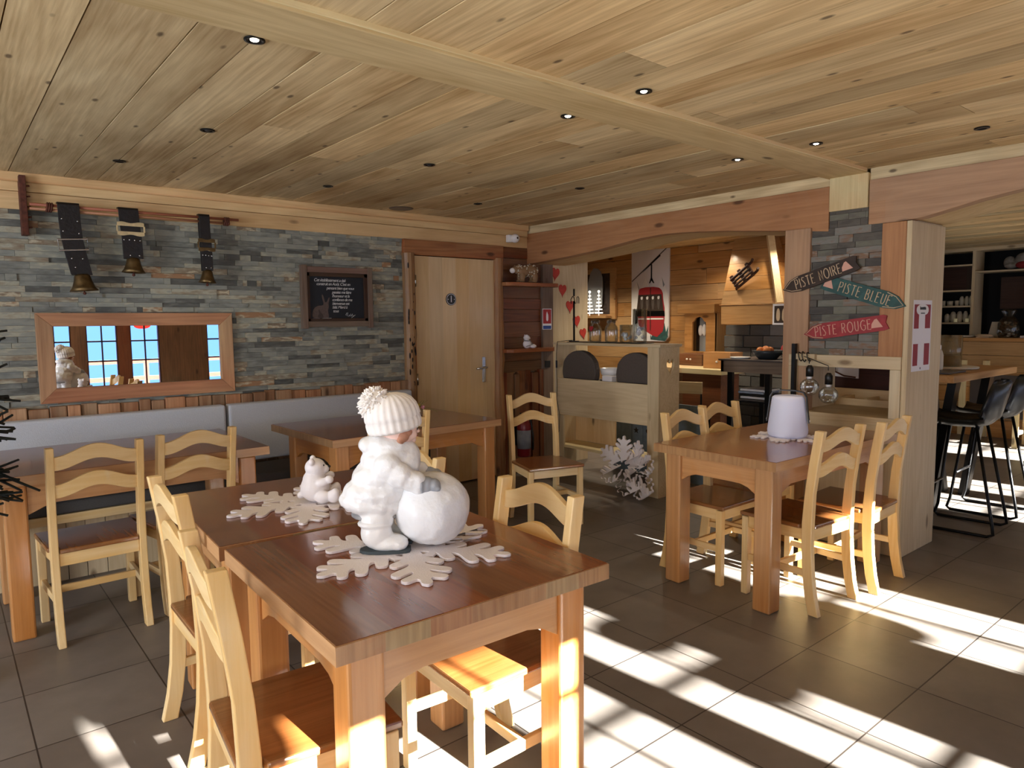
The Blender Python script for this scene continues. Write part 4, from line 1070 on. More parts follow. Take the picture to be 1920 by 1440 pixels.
q = MB(); rows = [('Cet établissement a été', 2.335, 1.842, .030), ('construit en Août. C\'est en', 2.355, 1.812, .028), ('pensant bien que vous', 2.44, 1.780, .028), ('passiez me faire', 2.485, 1.748, .028),
        ('l\'honneur et la', 2.485, 1.718, .028), ('confiance de ma', 2.485, 1.688, .028), ('bienvenue est', 2.485, 1.658, .028), ('bâti. Merci à', 2.485, 1.628, .028), ('tous', 2.49, 1.598, .028)]
for (txt, x, z, s_) in rows:
    me_ = text_mesh(txt, s_ * 1.16, .0008, .25, .84, 'LEFT'); q.merge_mesh(me_, on_back(x, yc, z))
sg = [(0, .01), (.008, .028), (.02, .03), (.01, .005), (.025, .0), (.03, .014), (.036, 0), (.045, .022), (.05, 0), (.06, .02), (.062, .002), (.075, .006), (.085, .012), (.05, -.012)]
q.tube([V(2.60 + a, yc, 1.555 + b_) for a, b_ in sg], .0014, 5)
q.build('handwriting', 'chalk', cbd, world=True)

# bell rail, rack and three cow bells on broad straps
tg = thing('bell_rail', 'copper-brown double rod fixed along the top of the stone wall, carrying the cow bells', 'rail', (1.1, YW - .12, 2.23))
q = MB(); yr = YW - .13
q.tube([(.50, yr, 2.238), (1.74, yr, 2.243)], .009, 8); q.tube([(.50, yr, 2.212), (1.68, yr, 2.214)], .008, 8)
q.build('rod', 'rod_wood', tg, smooth=True, world=True)
for xx in (.60, 1.655):
    q = MB()
    for k in range(3): q.tube([V(xx - .012 + k * .012 + .004 * math.sin(a), yr + .022 * math.cos(a), 2.226 + .026 * math.sin(a)) for a in [2 * PI * i / 14 for i in range(14)]], .006, 6, closed=True)
    q.build('lashing', 'rust', tg, smooth=True, world=True)
tg = thing('toothed_rack', 'narrow upright rusty toothed bar fixed at the window end of the bell rail', 'rack', (.475, YW - .06, 2.2))
q = MB(); q.bx(.458, .492, YW - .11, YW - .02, 2.055, 2.41, axis=2)
for k in range(5): q.tube([(.49, YW - .09, 2.10 + k * .062), (.512, YW - .092, 2.104 + k * .062)], .006, 6)
q.build('rack_bar', 'rust', tg, bevel=.003, world=True)
def bell(label, x, w, pts, buckle_z, bell_z, br, bh, tilt, kind):
    t = thing('cow_bell', label, 'bell', (x, yr, 2.25), 0, 'cow bells hanging from the rail')
    rings = []
    for (dx_, z) in pts: rings.append([V(dx_ - w / 2, -.028, z), V(dx_ + w / 2, -.028, z), V(dx_ + w / 2, -.019, z), V(dx_ - w / 2, -.019, z)])
    q = MB(); q.loft(rings, axis=2)
    q.loft([[V(pts[0][0] - w / 2, -.028, 0), V(pts[0][0] + w / 2, -.028, 0), V(pts[0][0] + w / 2, .03, .006), V(pts[0][0] - w / 2, .03, .006)], [V(pts[0][0] - w / 2, -.022, .012), V(pts[0][0] + w / 2, -.022, .012), V(pts[0][0] + w / 2, .025, .014), V(pts[0][0] - w / 2, .025, .014)]])
    zb_ = pts[-1][1]; q.loft([[V(a - w * .42, .02, z), V(a + w * .42, .02, z), V(a + w * .42, .028, z), V(a - w * .42, .028, z)] for a, z in pts])
    q.build('strap', 'black_leather', t, bevel=.002)
    def xat(z):
        for (a, za), (b__, zb) in zip(pts[:-1], pts[1:]):
            if zb <= z <= za: return a + (b__ - a) * (za - z) / (za - zb + 1e-9)
        return pts[-1][0]
    xb = xat(buckle_z); q = MB(); bw_, bh_ = w / 2 + .02, .032
    if kind == 0:
        q.tube([V(xb - bw_, -.034, buckle_z - bh_ - .008), V(xb + bw_, -.034, buckle_z - bh_ + .004), V(xb + bw_ - .006, -.034, buckle_z + bh_ + .006), V(xb - bw_ - .006, -.034, buckle_z + bh_ - .006)], .0075, 6, closed=True)
    else:
        for s_ in (-1, 1):
            n = 16; up = [(xb + bw_ * (-1 + 2 * i / n), buckle_z + s_ * (bh_ * .9 + (.018 + .010 * math.cos(2 * PI * i / n * 1.0)) * (.4 + .6 * math.sin(PI * i / n)))) for i in range(n + 1)]
            lo = [(xb + bw_ * (1 - 2 * i / n), buckle_z + s_ * bh_ * .55) for i in range(n + 1)]
            pp = up + lo
            if s_ < 0: pp = pp[::-1]
            q.prism(pp, .006, Matrix.Translation((0, -.031, 0)) @ Matrix.Rotation(R(90), 4, 'X'))
            q.bx(xb + s_ * bw_ - .005, xb + s_ * bw_ + .005, -.038, -.030, buckle_z - bh_ * .6, buckle_z + bh_ * .6)
    q.build('buckle', ['steel', 'brass', 'dark_brass'][kind], t, bevel=.001)
    q = MB()
    for (fx_, z) in [(-.35, -.09), (.35, -.10), (-.35, -.165), (.35, -.175)] if kind == 0 else [(-.4, buckle_z - .07), (-.13, buckle_z - .07), (.13, buckle_z - .072), (.4, buckle_z - .073), (-.15, zb_ + .02), (.3, zb_ + .02)]:
        if z < -.005: q.ell((xat(z) + fx_ * w, -.031, z), (.005, .003, .005), nu=8, nv=6)
    if kind == 0:
        for (fx_, z) in [(-.25, zb_ + .10), (.25, zb_ + .10), (-.2, zb_ + .045)]: q.ell((xat(z) + fx_ * w, -.031, z), (.005, .003, .005), nu=8, nv=6)
    q.build('stud', 'steel', t, smooth=True)
    xe = pts[-1][0]; Mb = Matrix.Translation((xe + .002, -.008, zb_ + .012)) @ Matrix.Rotation(tilt, 4, 'Y')
    prof = [(.0, -.004), (br * .42, -.006), (br * .55, -.02), (br * .62, -bh * .45), (br * .78, -bh * .78), (br, -bh), (br * .94, -bh), (br * .7, -bh * .78), (0, -bh * .2)]
    q = MB(); q.lathe(prof, n=28, M=Mb.to_4x4()); q.tube([Mb @ V(.015 * math.cos(a) * 1.2, 0, .004 + .014 * math.sin(a)) for a in [2 * PI * i / 12 for i in range(12)]], .004, 6, closed=True)
    q.build('bell_body', 'dark_brass', t, smooth=True)
    q = MB(); q.tube([Mb @ V(0, 0, -bh * .6), Mb @ V(.0, 0, -bh - .012)], .004, 6); q.ell(Mb @ V(0, 0, -bh - .014), (.010, .010, .010), nu=10, nv=8); q.build('clapper', 'rust', t, smooth=True)
bell('cow bell on the longest studded black strap, next to the toothed bar', .70, .118, [(-.002, 0.0), (.0, -.10), (.006, -.20), (.022, -.30), (.048, -.43)], -.245, 0, .082, .112, R(-4), 0)
bell('cow bell in the middle on a broad black strap with ornate brass buckle', 1.03, .118, [(0, 0), (.004, -.08), (.012, -.18), (.016, -.315)], -.125, 0, .072, .102, R(2), 1)
bell('cow bell on the narrow black strap with dark scalloped buckle, nearest the chalkboard', 1.50, .072, [(0, 0), (0, -.1), (.006, -.2), (.008, -.375)], -.2, 0, .06, .095, R(3), 2)

# small camera on the wooden band
t = thing('security_camera', 'small white security camera on the wood band above the door', 'camera', (4.33, YW - .03, 2.29))
q = MB(); q.bx(-.04, .01, -.05, .0, -.035, .035); q.build('base', 'white_paint', t, bevel=.006)
q = MB(); q.ell((.018, -.07, 0), (.042, .05, .042)); cmb = q.build('housing', 'white_paint', t, smooth=True)
q = MB(); q.ell((.01, -.118, 0), (.01, .004, .01), nu=12, nv=8); q.build('lens', 'black_dot', cmb, smooth=True)

# corner shelves with figures
for lab, z in (('upper corner shelf beside the door, carrying the spotted bear', 1.872), ('lower corner shelf beside the door, carrying the small white bear', 1.235)):
    q = MB(); q.prism([(4.20, YW - .02), (4.20, YW - .14), (4.26, YW - .17), (4.84, YW - .17), (4.885, YW - .13), (4.885, YW - .02)], .035, Matrix.Translation((0, 0, z - .035)), axis=0)
    o = q.build('corner_shelf', 'log_wood', bevel=.003); tag(o, lab, 'shelf', 'corner shelves beside the door')
pb = thing('bear_ornament', 'brown bear figure with pale spots and white muzzle on the upper corner shelf', 'ornament', (4.47, 5.19, 1.876), R(180 - 8))
q = MB(); q.ell((-.05, 0, .115), (.085, .05, .058)); q.ell((.03, 0, .105), (.075, .048, .055)); q.ell((.085, 0, .125), (.045, .036, .040)); q.ell((.12, 0, .12), (.036, .032, .034)); q.ell((.15, 0, .11), (.022, .02, .02))
for (x, y) in ((-.09, .028), (-.085, -.028), (.055, .028), (.05, -.028)): q.ell((x, y, .05), (.03, .022, .055)); q.ell((x + .008, y, .012), (.032, .022, .014))
for sy in (-1, 1): q.ell((.105, sy * .026, .155), (.011, .008, .013))
b0_ = remesh(q.build('body', 'pattern_brown', pb), .004, 4)
q = MB(); pr_ = random.Random(8)
for k in range(150):
    c = pr_.choice([((-.05, 0, .115), (.085, .05, .058)), ((.03, 0, .105), (.075, .048, .055)), ((.085, 0, .125), (.045, .036, .04))])
    d = V(pr_.gauss(0, 1), pr_.gauss(0, 1), pr_.gauss(0, 1)).normalized(); p_ = V(c[0][0] + d.x * c[1][0], d.y * c[1][1], c[0][2] + d.z * c[1][2])
    q.ell(p_, (.008, .006, .008), nu=7, nv=5)
q.build('spot_pattern', 'cup_cream', b0_, smooth=True)
q = MB(); q.ell((.150, 0, .110), (.028, .027, .026)); q.build('muzzle', 'white_paint', pb, smooth=True)
wb_ = thing('bear_ornament', 'small white sitting bear with a scarf on the lower corner shelf', 'ornament', (4.48, 5.19, 1.235), R(-15))
q = MB(); q.ell((0, 0, .042), (.042, .036, .044)); q.ell((-.004, 0, .105), (.033, .03, .028)); q.ell((.022, 0, .100), (.015, .014, .012)); q.ell((.06, -.01, .02), (.036, .03, .02)); q.ell((.08, .015, .022), (.018, .016, .02))
for sy in (-1, 1): q.ell((-.012, sy * .022, .128), (.009, .009, .01))
b0_ = remesh(q.build('body', 'bear_ceramic', wb_), .003, 4)
q = MB(); q.tube([V(.03 * math.cos(a), .028 * math.sin(a), .078 + .004 * math.sin(a)) for a in [2 * PI * i / 16 for i in range(16)]], .006, 6, closed=True); q.tube([(.02, -.02, .078), (.045, -.03, .04), (-.03, -.045, .02)], .004, 6); q.build('scarf', 'grey_mid', wb_, smooth=True)
# extinguisher sign, switch, extinguisher
t = thing('extinguisher_sign', 'small red and blue fire extinguisher notice on the narrow corner post', 'sign', (4.80, YW - .052, 1.52))
q = MB(); q.mat('paper').merge_mesh(curve_mesh([[(-.062, -.105), (.062, -.105), (.062, .105), (-.062, .105)]], .002), on_back(4.80, YW - .052, 1.52))
q.mat('red_paint').merge_mesh(curve_mesh([[(-.055, -.045), (.055, -.045), (.055, .098), (-.055, .098)]], .002), on_back(4.80, YW - .053, 1.52))
q.mat('blue_label').merge_mesh(curve_mesh([[(-.055, -.1), (.055, -.1), (.055, -.066), (-.055, -.066)]], .002), on_back(4.80, YW - .053, 1.52))
q.mat('paper').merge_mesh(curve_mesh([chaikin([(-.012, -.02), (.014, -.02), (.016, .04), (.004, .06), (-.002, .08), (-.008, .06), (-.014, .04)], 1)], .002), on_back(4.80, YW - .054, 1.52))
q.build('plate', None, t, world=True)
q = MB(); q.bx(4.765, 4.835, YW - .062, YW - .05, 1.03, 1.10); o = q.build('light_switch', 'black_plastic', bevel=.004); tag(o, 'black square light switch on the narrow corner post above the wainscot', 'switch')
t = thing('fire_extinguisher', 'dark red fire extinguisher in the corner, seen through the back of the free-standing chair', 'extinguisher', (4.37, 5.12, .19))
q = MB(); q.lathe([(0, 0), (.06, 0), (.066, .012), (.068, .30), (.06, .335), (.03, .365), (.02, .38), (0, .38)], n=24); cy_ = q.build('cylinder', 'ext_red', t, smooth=True)
q = MB(); q.lathe([(.0685, .08), (.0690, .08), (.0690, .26), (.0685, .26)], n=24); q.build('label_sleeve', 'wrapped_cloth', cy_, smooth=True)
q = MB(); q.tube([(0, 0, .38), (0, 0, .41)], .014, 8); q.tube([(0, 0, .41), (-.07, -.03, .43)], .008, 6); q.tube([(0, 0, .40), (-.08, -.03, .395)], .006, 6); q.build('valve_lever', 'black_plastic', t, smooth=True)
q = MB(); q.tube([(0, 0, .40), (.05, -.04, .36), (.075, -.05, .2), (.07, -.05, .06)], .010, 8); q.build('hose', 'black_plastic', t, smooth=True)
q = MB(); q.bx(-.03, .03, .06, .12, .1, .3); q.build('bracket', 'black_metal', t)
# hearts stringing down the post
for i, (y, z, s_) in enumerate([(4.945, 1.985, .058), (5.045, 1.82, .056), (5.150, 1.655, .056), (5.248, 1.50, .054), (5.345, 1.37, .05)]):
    lab = ['topmost red heart painted on the pale corner post', 'second red heart from the top of the pale corner post', 'third red heart down the pale corner post', 'fourth red heart down the post, crossed by the black stand', 'lowest red heart on the post, just above the cabinet tray'][i]
    q = MB(); q.merge_mesh(curve_mesh([heart(s_, asp=1.3)], .004, .001), on_back(y, YW - .024, z, R(-8 + 5 * i))); o = q.build('heart_decoration', 'heart_red'); tag(o, lab, 'heart', 'red hearts down the corner post')
# big white snowflake leaning on the cabinet foot
t = thing('snowflake_decoration', 'two big white wooden snowflakes slotted together, standing on the floor against the cabinet', 'decoration', (4.42, 3.98, 0))
for k, (ang, dy, dz) in enumerate([(0, 0, .27), (0, -.12, .24)]):
    q = MB(); me_ = curve_mesh([snowflake_outline(.255, .03)], .018)
    q.merge_mesh(me_, Matrix.Translation((4.44 + k * .04, 3.90 + dy, dz + .0)) @ Matrix.Rotation(R(12 - 30 * k), 4, 'Z') @ Matrix(((0, 0, -1, 0), (-1, 0, 0, 0), (0, 1, 0, 0), (0, 0, 0, 1))) @ Matrix.Rotation(R(30), 4, 'Z'))
    q.build('flake', 'white_felt', t, world=True)

# ================================================================== ON THE PILLAR
def stroke_text(txt, h, w, gap, th):
    """thin poster capitals drawn with strokes, left-aligned at 0, baseline 0"""
    G = {'P': [[(0, 0), (0, 1), (.5, .97), (.62, .76), (.5, .52), (0, .45)]], 'I': [[(0, 0), (0, 1)]], 'S': [[(.62, .95), (.25, 1), (.05, .8), (.35, .55), (.62, .25), (.45, .02), (.02, .04)]],
         'T': [[(0, 1), (.66, 1)], [(.33, 1), (.33, 0)]], 'E': [[(.58, 1), (0, 1), (0, 0), (.58, 0)], [(0, .56), (.45, .56)]], 'N': [[(0, 0), (0, 1), (.62, 0), (.62, 1)]],
         'O': [[(.5 + .5 * math.cos(a), .5 + .52 * math.sin(a)) for a in [2 * PI * i / 20 for i in range(21)]]], 'R': [[(0, 0), (0, 1), (.45, .97), (.58, .76), (.45, .54), (0, .5)], [(.25, .5), (.62, 0)]],
         'B': [[(0, 0), (0, 1), (.42, .97), (.52, .78), (.4, .58), (0, .54)], [(.4, .54), (.6, .3), (.48, .03), (0, 0)]], 'L': [[(0, 1), (0, 0), (.5, 0)]], 'U': [[(0, 1), (0, .3), (.15, .03), (.45, .03), (.6, .3), (.6, 1)]],
         'G': [[(.85, .88), (.5, 1.02), (.15, .85), (0, .5), (.15, .14), (.5, -.02), (.85, .12), (.85, .48), (.55, .48)]]}
    W = {'I': 0, 'O': 1.0, 'G': .85, 'T': .66, 'N': .62, 'E': .58, 'L': .5}
    x = 0; segs = []
    for ch in txt:
        if ch == ' ': x += gap * 1.8; continue
        for st_ in G[ch]: segs.append([(x + a * w, b_ * h) for a, b_ in st_])
        x += W.get(ch, .62) * w + gap
    return segs, x - gap
def piste(label, word, yc_, zc_, ang, L_, matn, flip, tx0, tw, peak, dx_=0):
    t = thing('arrow_sign', label, 'sign', (XW - .03, yc_, zc_), 0, 'ski run arrow signs on the pillar')
    hh = .052; M_ = on_right(XW - .026 - dx_, yc_, zc_, ang)
    f_ = -1 if flip else 1     # arrow tip towards -x unless flipped
    out = [(-L_ / 2, -.005), (-L_ / 2 + .06, hh * .75), (-L_ / 2 + .12, hh), (L_ / 2 - .02, hh * .92), (L_ / 2, hh * .75), (L_ / 2 - .012, 0), (L_ / 2 + .004, -hh * .8), (L_ / 2 - .03, -hh * .95), (-L_ / 2 + .12, -hh), (-L_ / 2 + .05, -hh * .72)]
    out = [(a * f_, b_) for a, b_ in out]
    q = MB(); q.merge_mesh(curve_mesh([out], .012), M_); q.build('board', matn, t, world=True)
    M2 = on_right(XW - .034 - dx_, yc_, zc_, ang); q = MB()
    segs, wd = stroke_text(word, .056, .052, .021, .003); k = tw / wd
    for s__ in segs: q.tube([M2 @ V(tx0 + a * k, b_ * 1.12 - .031, 0) for a, b_ in s__], .0031, 5)
    q.build('lettering', 'sign_cream' if matn != 'sign_red' else 'sign_pink', t, world=True)
    q = MB(); i_ = [(a * .95, b_ * .88) for a, b_ in out]
    tip = [p_ for p_ in i_ if p_[0] * f_ < -L_ / 2 + .13]
    tip.sort(key=lambda p_: p_[1]); tip = [p_ for p_ in tip]
    lo = sorted([p_ for p_ in i_ if p_[1] < 0 and p_[0] * f_ < 0], key=lambda p_: -p_[0] * f_); up = sorted([p_ for p_ in i_ if p_[1] > 0 and p_[0] * f_ < 0], key=lambda p_: p_[0] * f_)
    q.tube([M2 @ V(a, b_, 0) for a, b_ in lo + up], .0026, 5); q.build('painted_edge', 'sign_cream', t, world=True)
    q = MB(); px0 = peak; q.merge_mesh(curve_mesh([[(px0 - .034, -.026), (px0 + .036, -.026), (px0 + .004, .03), (px0 - .010, .026), (px0 - .03, .0)]], .002), M2); q.build('mountain_mark', 'sign_pink', t, world=True)
piste('dark arrow sign reading PISTE NOIRE, tip pointing down to the arch', 'PISTE NOIRE', 2.295, 1.775, R(17), .525, 'sign_black', False, -.165, .315, .19, .014)
piste('green arrow sign reading PISTE BLEUE, tip pointing down towards the poster', 'PISTE BLEUE', 2.015, 1.655, R(-18), .545, 'sign_green', True, -.155, .335, -.225)
piste('red arrow sign reading PISTE ROUGE above the low opening', 'PISTE ROUGE', 2.125, 1.435, R(8), .54, 'sign_red', False, -.19, .36, .205)
# poster on the pillar's side facing the camera (red and white cross halves)
t = thing('paper_poster', 'white paper poster with red blocks forming a white cross, on the side of the pillar', 'poster', (4.75, YP0 - .004, 1.39))
def sd_(x0, x1, z0, z1, yy, mat_, q): q.mat(mat_).bx(x0, x1, yy - .001, yy, z0, z1)
q = MB(); sd_(4.615, 4.90, 1.165, 1.605, YP0 - .0005, 'paper', q)
for (z0, z1) in ((1.43, 1.578), (1.20, 1.335)):
    sd_(4.63, 4.70, z0, z1, YP0 - .0016, 'deep_red', q); sd_(4.80, 4.88, z0, z1, YP0 - .0016, 'deep_red', q)
sd_(4.745, 4.755, 1.175, 1.188, YP0 - .0016, 'black_dot', q)
q.build('sheet', None, t, world=True)
q = MB(); q.mat('white_paint').prism(chaikin([(-.09, -.033), (.09, -.033), (.09, .033), (-.09, .033)], 2), .003, Matrix.Translation((4.75, YP0 - .002, 1.545)) @ Matrix.Rotation(R(90), 4, 'X'))
q.mat('black_dot').prism([(-.045, -.004), (.045, -.004), (.045, .008), (.03, .014), (-.035, .010), (-.045, .018)], .001, Matrix.Translation((4.75, YP0 - .0055, 1.55)) @ Matrix.Rotation(R(90), 4, 'X'))
q.mat('black_dot').prism([(-.03, -.003), (.03, -.003), (.03, .003), (-.03, .003)], .001, Matrix.Translation((4.75, YP0 - .0055, 1.524)) @ Matrix.Rotation(R(90), 4, 'X'))
q.build('emblem_card', None, t, world=True)
# wrought bracket lamp with two glass globes
t = thing('wall_lamp', 'black upright wall lamp with coiled cable and two hanging clear cut-glass globes', 'lamp', (XW - .06, 2.44, 1.1))
q = MB(); q.bx(XW - .075, XW - .045, 2.43, 2.455, .93, 1.33); q.build('upright_bar', 'black_metal', t, world=True)
q = MB(); q.bx(XW - .06, XW - .03, 2.30, 2.46, 1.225, 1.262, axis=1); q.build('cross_arm', 'pale_wood', t, world=True)
q = MB()
for (y0, r_) in ((2.40, .03), (2.375, .034), (2.34, .03)): q.tube([V(XW - .06 + .02 * math.cos(a), y0 + .008 * math.sin(a), 1.243 + r_ * math.sin(a)) for a in [2 * PI * i / 14 for i in range(14)]], .0035, 6, closed=True)
q.tube([(XW - .08, 2.325, 1.235), (XW - .09, 2.32, 1.2)], .003, 6); q.tube([(XW - .05, 2.42, 1.26), (XW - .09, 2.19, 1.19), (XW - .09, 2.19, 1.16)], .003, 6)
q.build('cable', 'black_plastic', t, smooth=True, world=True)
for (y, z) in ((2.315, 1.045), (2.185, 1.0)):
    q = MB(); q.lathe([(0, 0), (.012, 0), (.024, -.02), (.024, -.075), (0, -.075)], c=(XW - .09, y, z + .145), n=16); sk = q.build('socket', 'black_plastic', t, smooth=True, world=True)
    q = MB(); n = 32; rings = []
    for i in range(15):
        a = PI * (i + .6) / 15.5; rr_ = .058 * math.sin(a); zz = -.058 * math.cos(a)
        rings.append([V(XW - .09 + rr_ * (1 + .05 * math.cos(12 * (2 * PI * k / n) + i * .9)) * math.cos(2 * PI * k / n), y + rr_ * (1 + .05 * math.cos(12 * (2 * PI * k / n) + i * .9)) * math.sin(2 * PI * k / n), z + zz) for k in range(n)])
    q.loft(rings); q.build('globe', 'cut_glass', t, smooth=True, world=True)
    q = MB(); q.lathe([(.014, .052), (.018, .052), (.018, .072), (.014, .072)], c=(XW - .09, y, z), n=16); q.build('collar', 'white_paint', t, smooth=True, world=True)
# crate with wooden slats seen through the opening
t = thing('slatted_crate', 'pale wooden crate with dividers catching the sun behind the pillar opening', 'crate', (5.2, 2.1, .9))
q = MB(); q.bx(5.13, 5.15, 2.03, 2.7, .84, .915, axis=1); q.bx(5.36, 5.38, 2.03, 2.7, .86, .965, axis=1)
for k in range(4): q.bx(5.15, 5.36, 2.05 + k * .18, 2.07 + k * .18, .84, .92, axis=0)
q.bx(5.13, 5.38, 2.03, 2.7, .83, .845, axis=1); q.build('slat_box', 'crate_wood', t, world=True)
for (x, y) in ((5.15, 2.05), (5.36, 2.05), (5.15, 2.68), (5.36, 2.68)):
    q = MB(); q.bx(x - .015, x + .015, y - .015, y + .015, 0, .83, axis=2); q.build('leg', 'crate_wood', t, world=True)
q = MB(); q.bx(5.46, 5.50, 2.1, 3.02, 0, 1.30, axis=1); o = q.build('dark_panel', 'dark_brown'); tag(o, 'dark brown wooden bench back seen through the pillar opening', 'panel')
t = thing('antler_plaque', 'white board with small antlers on the dark panel seen through the pillar opening', 'plaque', (5.44, 2.7, 1.14))
q = MB(); q.prism([(-.17, -.03), (.17, -.05), (.17, .04), (-.17, .05)], .01, on_right(5.4605, 2.60, 1.085)); q.build('board', 'paper', t, world=True)
q = MB(); q.tube([(5.43, 2.74, 1.065), (5.41, 2.66, 1.095), (5.42, 2.60, 1.085), (5.41, 2.52, 1.055), (5.43, 2.44, 1.045)], .006, 6); q.tube([(5.42, 2.60, 1.085), (5.40, 2.59, 1.115)], .010, 6); q.build('antler', 'rust', t, smooth=True, world=True)

# ================================================================== CEILING SPOTS
def spot(label, x, y, lit, r=.034):
    t = thing('ceiling_spotlight', label, 'spotlight', (x, y, CEIL), 0, 'recessed ceiling spotlights')
    q = MB(); q.lathe([(r * .62, -.001), (r * .66, -.004), (r, -.004), (r, .0), (r * .6, .0)], n=24); q.lathe([(r * .62, 0), (r * .5, .02), (0, .02)], n=20); q.build('ring', 'black_metal', t, smooth=True)
    if lit:
        q = MB(); q.ell((0, 0, -.001), (r * .42, r * .42, .006), nu=14, nv=8); q.build('bulb', 'spot_glow' if lit == 1 else 'spot_dim', t, smooth=True)
    if lit == 1:
        l = bpy.data.lights.new('spot_beam', 'SPOT'); l.energy = 9; l.spot_size = R(75); l.spot_blend = .7; l.color = (1, .84, .62); l.shadow_soft_size = .02
        lo_ = bpy.data.objects.new('spot_beam', l); col.objects.link(lo_); lo_.location = (x, y, CEIL - .03)
for lab, x, y, lit in [('lit ceiling spotlight left of the long beam, highest in the picture', .876, 2.37, 1), ('unlit ceiling spotlight halfway to the mirror wall, above the small bear', 1.08, 3.585, 2), ('unlit ceiling spotlight nearest the cow bells', .88, 4.546, 0),
                       ('dim ceiling spotlight midway to the chalkboard wall', 2.334, 3.576, 2), ('unlit ceiling spotlight nearest the chalkboard', 2.138, 4.535, 0), ('unlit ceiling spotlight nearest the door', 3.389, 4.507, 0),
                       ('lit ceiling spotlight just beyond the long beam, midway along it', 2.295, 2.36, 1), ('lit ceiling spotlight on the near side of the long beam, midway along it', 2.30, 1.922, 1), ('lit ceiling spotlight beyond the long beam near the stone pillar', 3.695, 2.382, 1),
                       ('lit ceiling spotlight on the near side of the long beam, near the stone pillar', 3.703, 1.913, 1), ('unlit ceiling spotlight nearest the right edge of the picture', 4.071, 1.255, 0), ('unlit ceiling spotlight before the first arch', 3.581, 3.566, 0)]:
    spot(lab, x, y, lit)
q = MB(); q.lathe([(0, -.004), (.095, -.004), (.10, 0), (0, 0)], c=(3.02, 5.06, CEIL), n=36); o = q.build('ceiling_speaker', 'tray_dark'); tag(o, 'round dark brown ceiling speaker grille above the chalkboard side of the door', 'speaker')

# ================================================================== DARK TWIGGY TREE AT THE EDGE
t = thing('artificial_tree', 'dark green artificial twig tree at the left edge of the picture', 'tree', (-.10, 3.60, 0))
q = MB(); q.tube([(0, 0, 0), (0, 0, 1.95)], .02, 8); q.lathe([(0, 0), (.16, 0), (.12, .05), (.03, .12), (0, .12)], n=16); q.build('trunk', 'tinsel', t, smooth=True)
q = MB(); pr_ = random.Random(12)
for k in range(230):
    z = .82 + 1.15 * (k / 230); L_ = .345 * (1 - .30 * (z - .8) / 1.15) * pr_.uniform(.8, 1.08); a = k * 2.399
    d = V(math.cos(a), math.sin(a), pr_.uniform(-.5, .2)); p0 = V(0, 0, z); p1 = p0 + d * L_ * .55; p2 = p0 + d * L_ + V(0, 0, pr_.uniform(-.08, .03))
    q.tube([p0, p1, p2], [.007, .007, .0055], 5)
    for j in range(5):
        u = .45 + .12 * j; b0 = p0 + (p2 - p0) * u; a2 = a + pr_.uniform(-1.1, 1.1)
        q.tube([b0, b0 + V(math.cos(a2), math.sin(a2), pr_.uniform(-.7, .5)) * pr_.uniform(.05, .10)], [.006, .005], 5)
q.build('twigs', 'tinsel', t)

# ================================================================== SIDE ROOM (through the first arch)
gb = thing('gondola_board', 'tall white board with rounded corners painted with a red cable car, on the plank wall', 'artwork', (KX - .03, 6.11, 1.86))
M_ = on_right(KX - .03, 6.11, 1.86); w2, h2 = .32, .645
q = MB(); q.merge_mesh(curve_mesh([chaikin([(-w2, -h2 + .0), (w2 - .0, -h2), (w2, h2), (-w2, h2)], 1) if False else [(-w2, -h2 + .05), (-w2 + .05, -h2), (w2 - .06, -h2), (w2, -h2 + .06), (w2, h2 - .06), (w2 - .06, h2), (-w2 + .06, h2), (-w2, h2 - .05)]], .02), M_); q.build('board', 'gondola_grey', gb, world=True)
def art(pts, mat_, lvl, q, it=0):
    q.mat(mat_).merge_mesh(curve_mesh([chaikin(pts, it) if it else pts], .002), on_right(KX - .042 - .002 * lvl, 6.11, 1.86))
q = MB()
art([(-.31, .02), (-.27, .10), (-.22, .16), (-.17, .04), (-.12, .12), (-.07, .20), (0, .08), (.06, .13), (.12, .04), (.2, .2), (.25, .10), (.31, -.05), (.31, -.58), (-.31, -.58)], 'white_paint', 0, q)
art([(.2, .2), (.25, .10), (.225, .07), (.215, .14)], 'grey_mid', 1, q); art([(-.22, .16), (-.16, .03), (-.18, .02)], 'grey_mid', 1, q)
art([(.02, -.62), (.02, -.55), (.04, -.60), (.06, -.50), (.08, -.58), (.12, -.46), (.15, -.56), (.18, -.42), (.21, -.54), (.25, -.40), (.28, -.52), (.31, -.44), (.31, -.58), (.26, -.64)], 'sign_green', 1, q)
q.build('painted_mountains', None, gb, world=True)
q = MB()
art([(-.31, .16), (-.31, .175), (.30, .60), (.30, .585)], 'tray_dark', 1, q); art([(-.12, .28), (-.10, .30), (.17, .50), (.18, .48)], 'black_dot', 2, q)
art([(.02, .16), (.02, .38), (.04, .38), (.04, .16)], 'black_dot', 2, q); art([(-.01, .13), (.02, .2), (.04, .2), (.08, .13), (.06, .13), (.03, .17), (.01, .13)], 'black_dot', 2, q)
q.build('painted_cable', None, gb, world=True)
q = MB()
art([(-.20, .03), (-.14, .08), (.14, .08), (.22, .02), (.23, -.10), (.26, -.24), (.24, -.50), (.18, -.55), (.12, -.60), (-.16, -.46), (-.2, -.4)], 'red_paint', 2, q, 1)
art([(-.19, -.02), (.2, -.02), (.24, -.24), (-.22, -.24)], 'sign_black', 3, q)
for k in range(4): art([(-.16 + k * .095, -.07), (-.10 + k * .095, -.05), (-.11 + k * .095, -.22), (-.14 + k * .095, -.22)], 'cushion_dark', 4, q, 1)
for k in range(4): art([(-.15 + k * .095, -.05), (-.11 + k * .095, -.04), (-.11 + k * .095, -.08), (-.14 + k * .095, -.09)], 'white_paint', 5, q, 1)
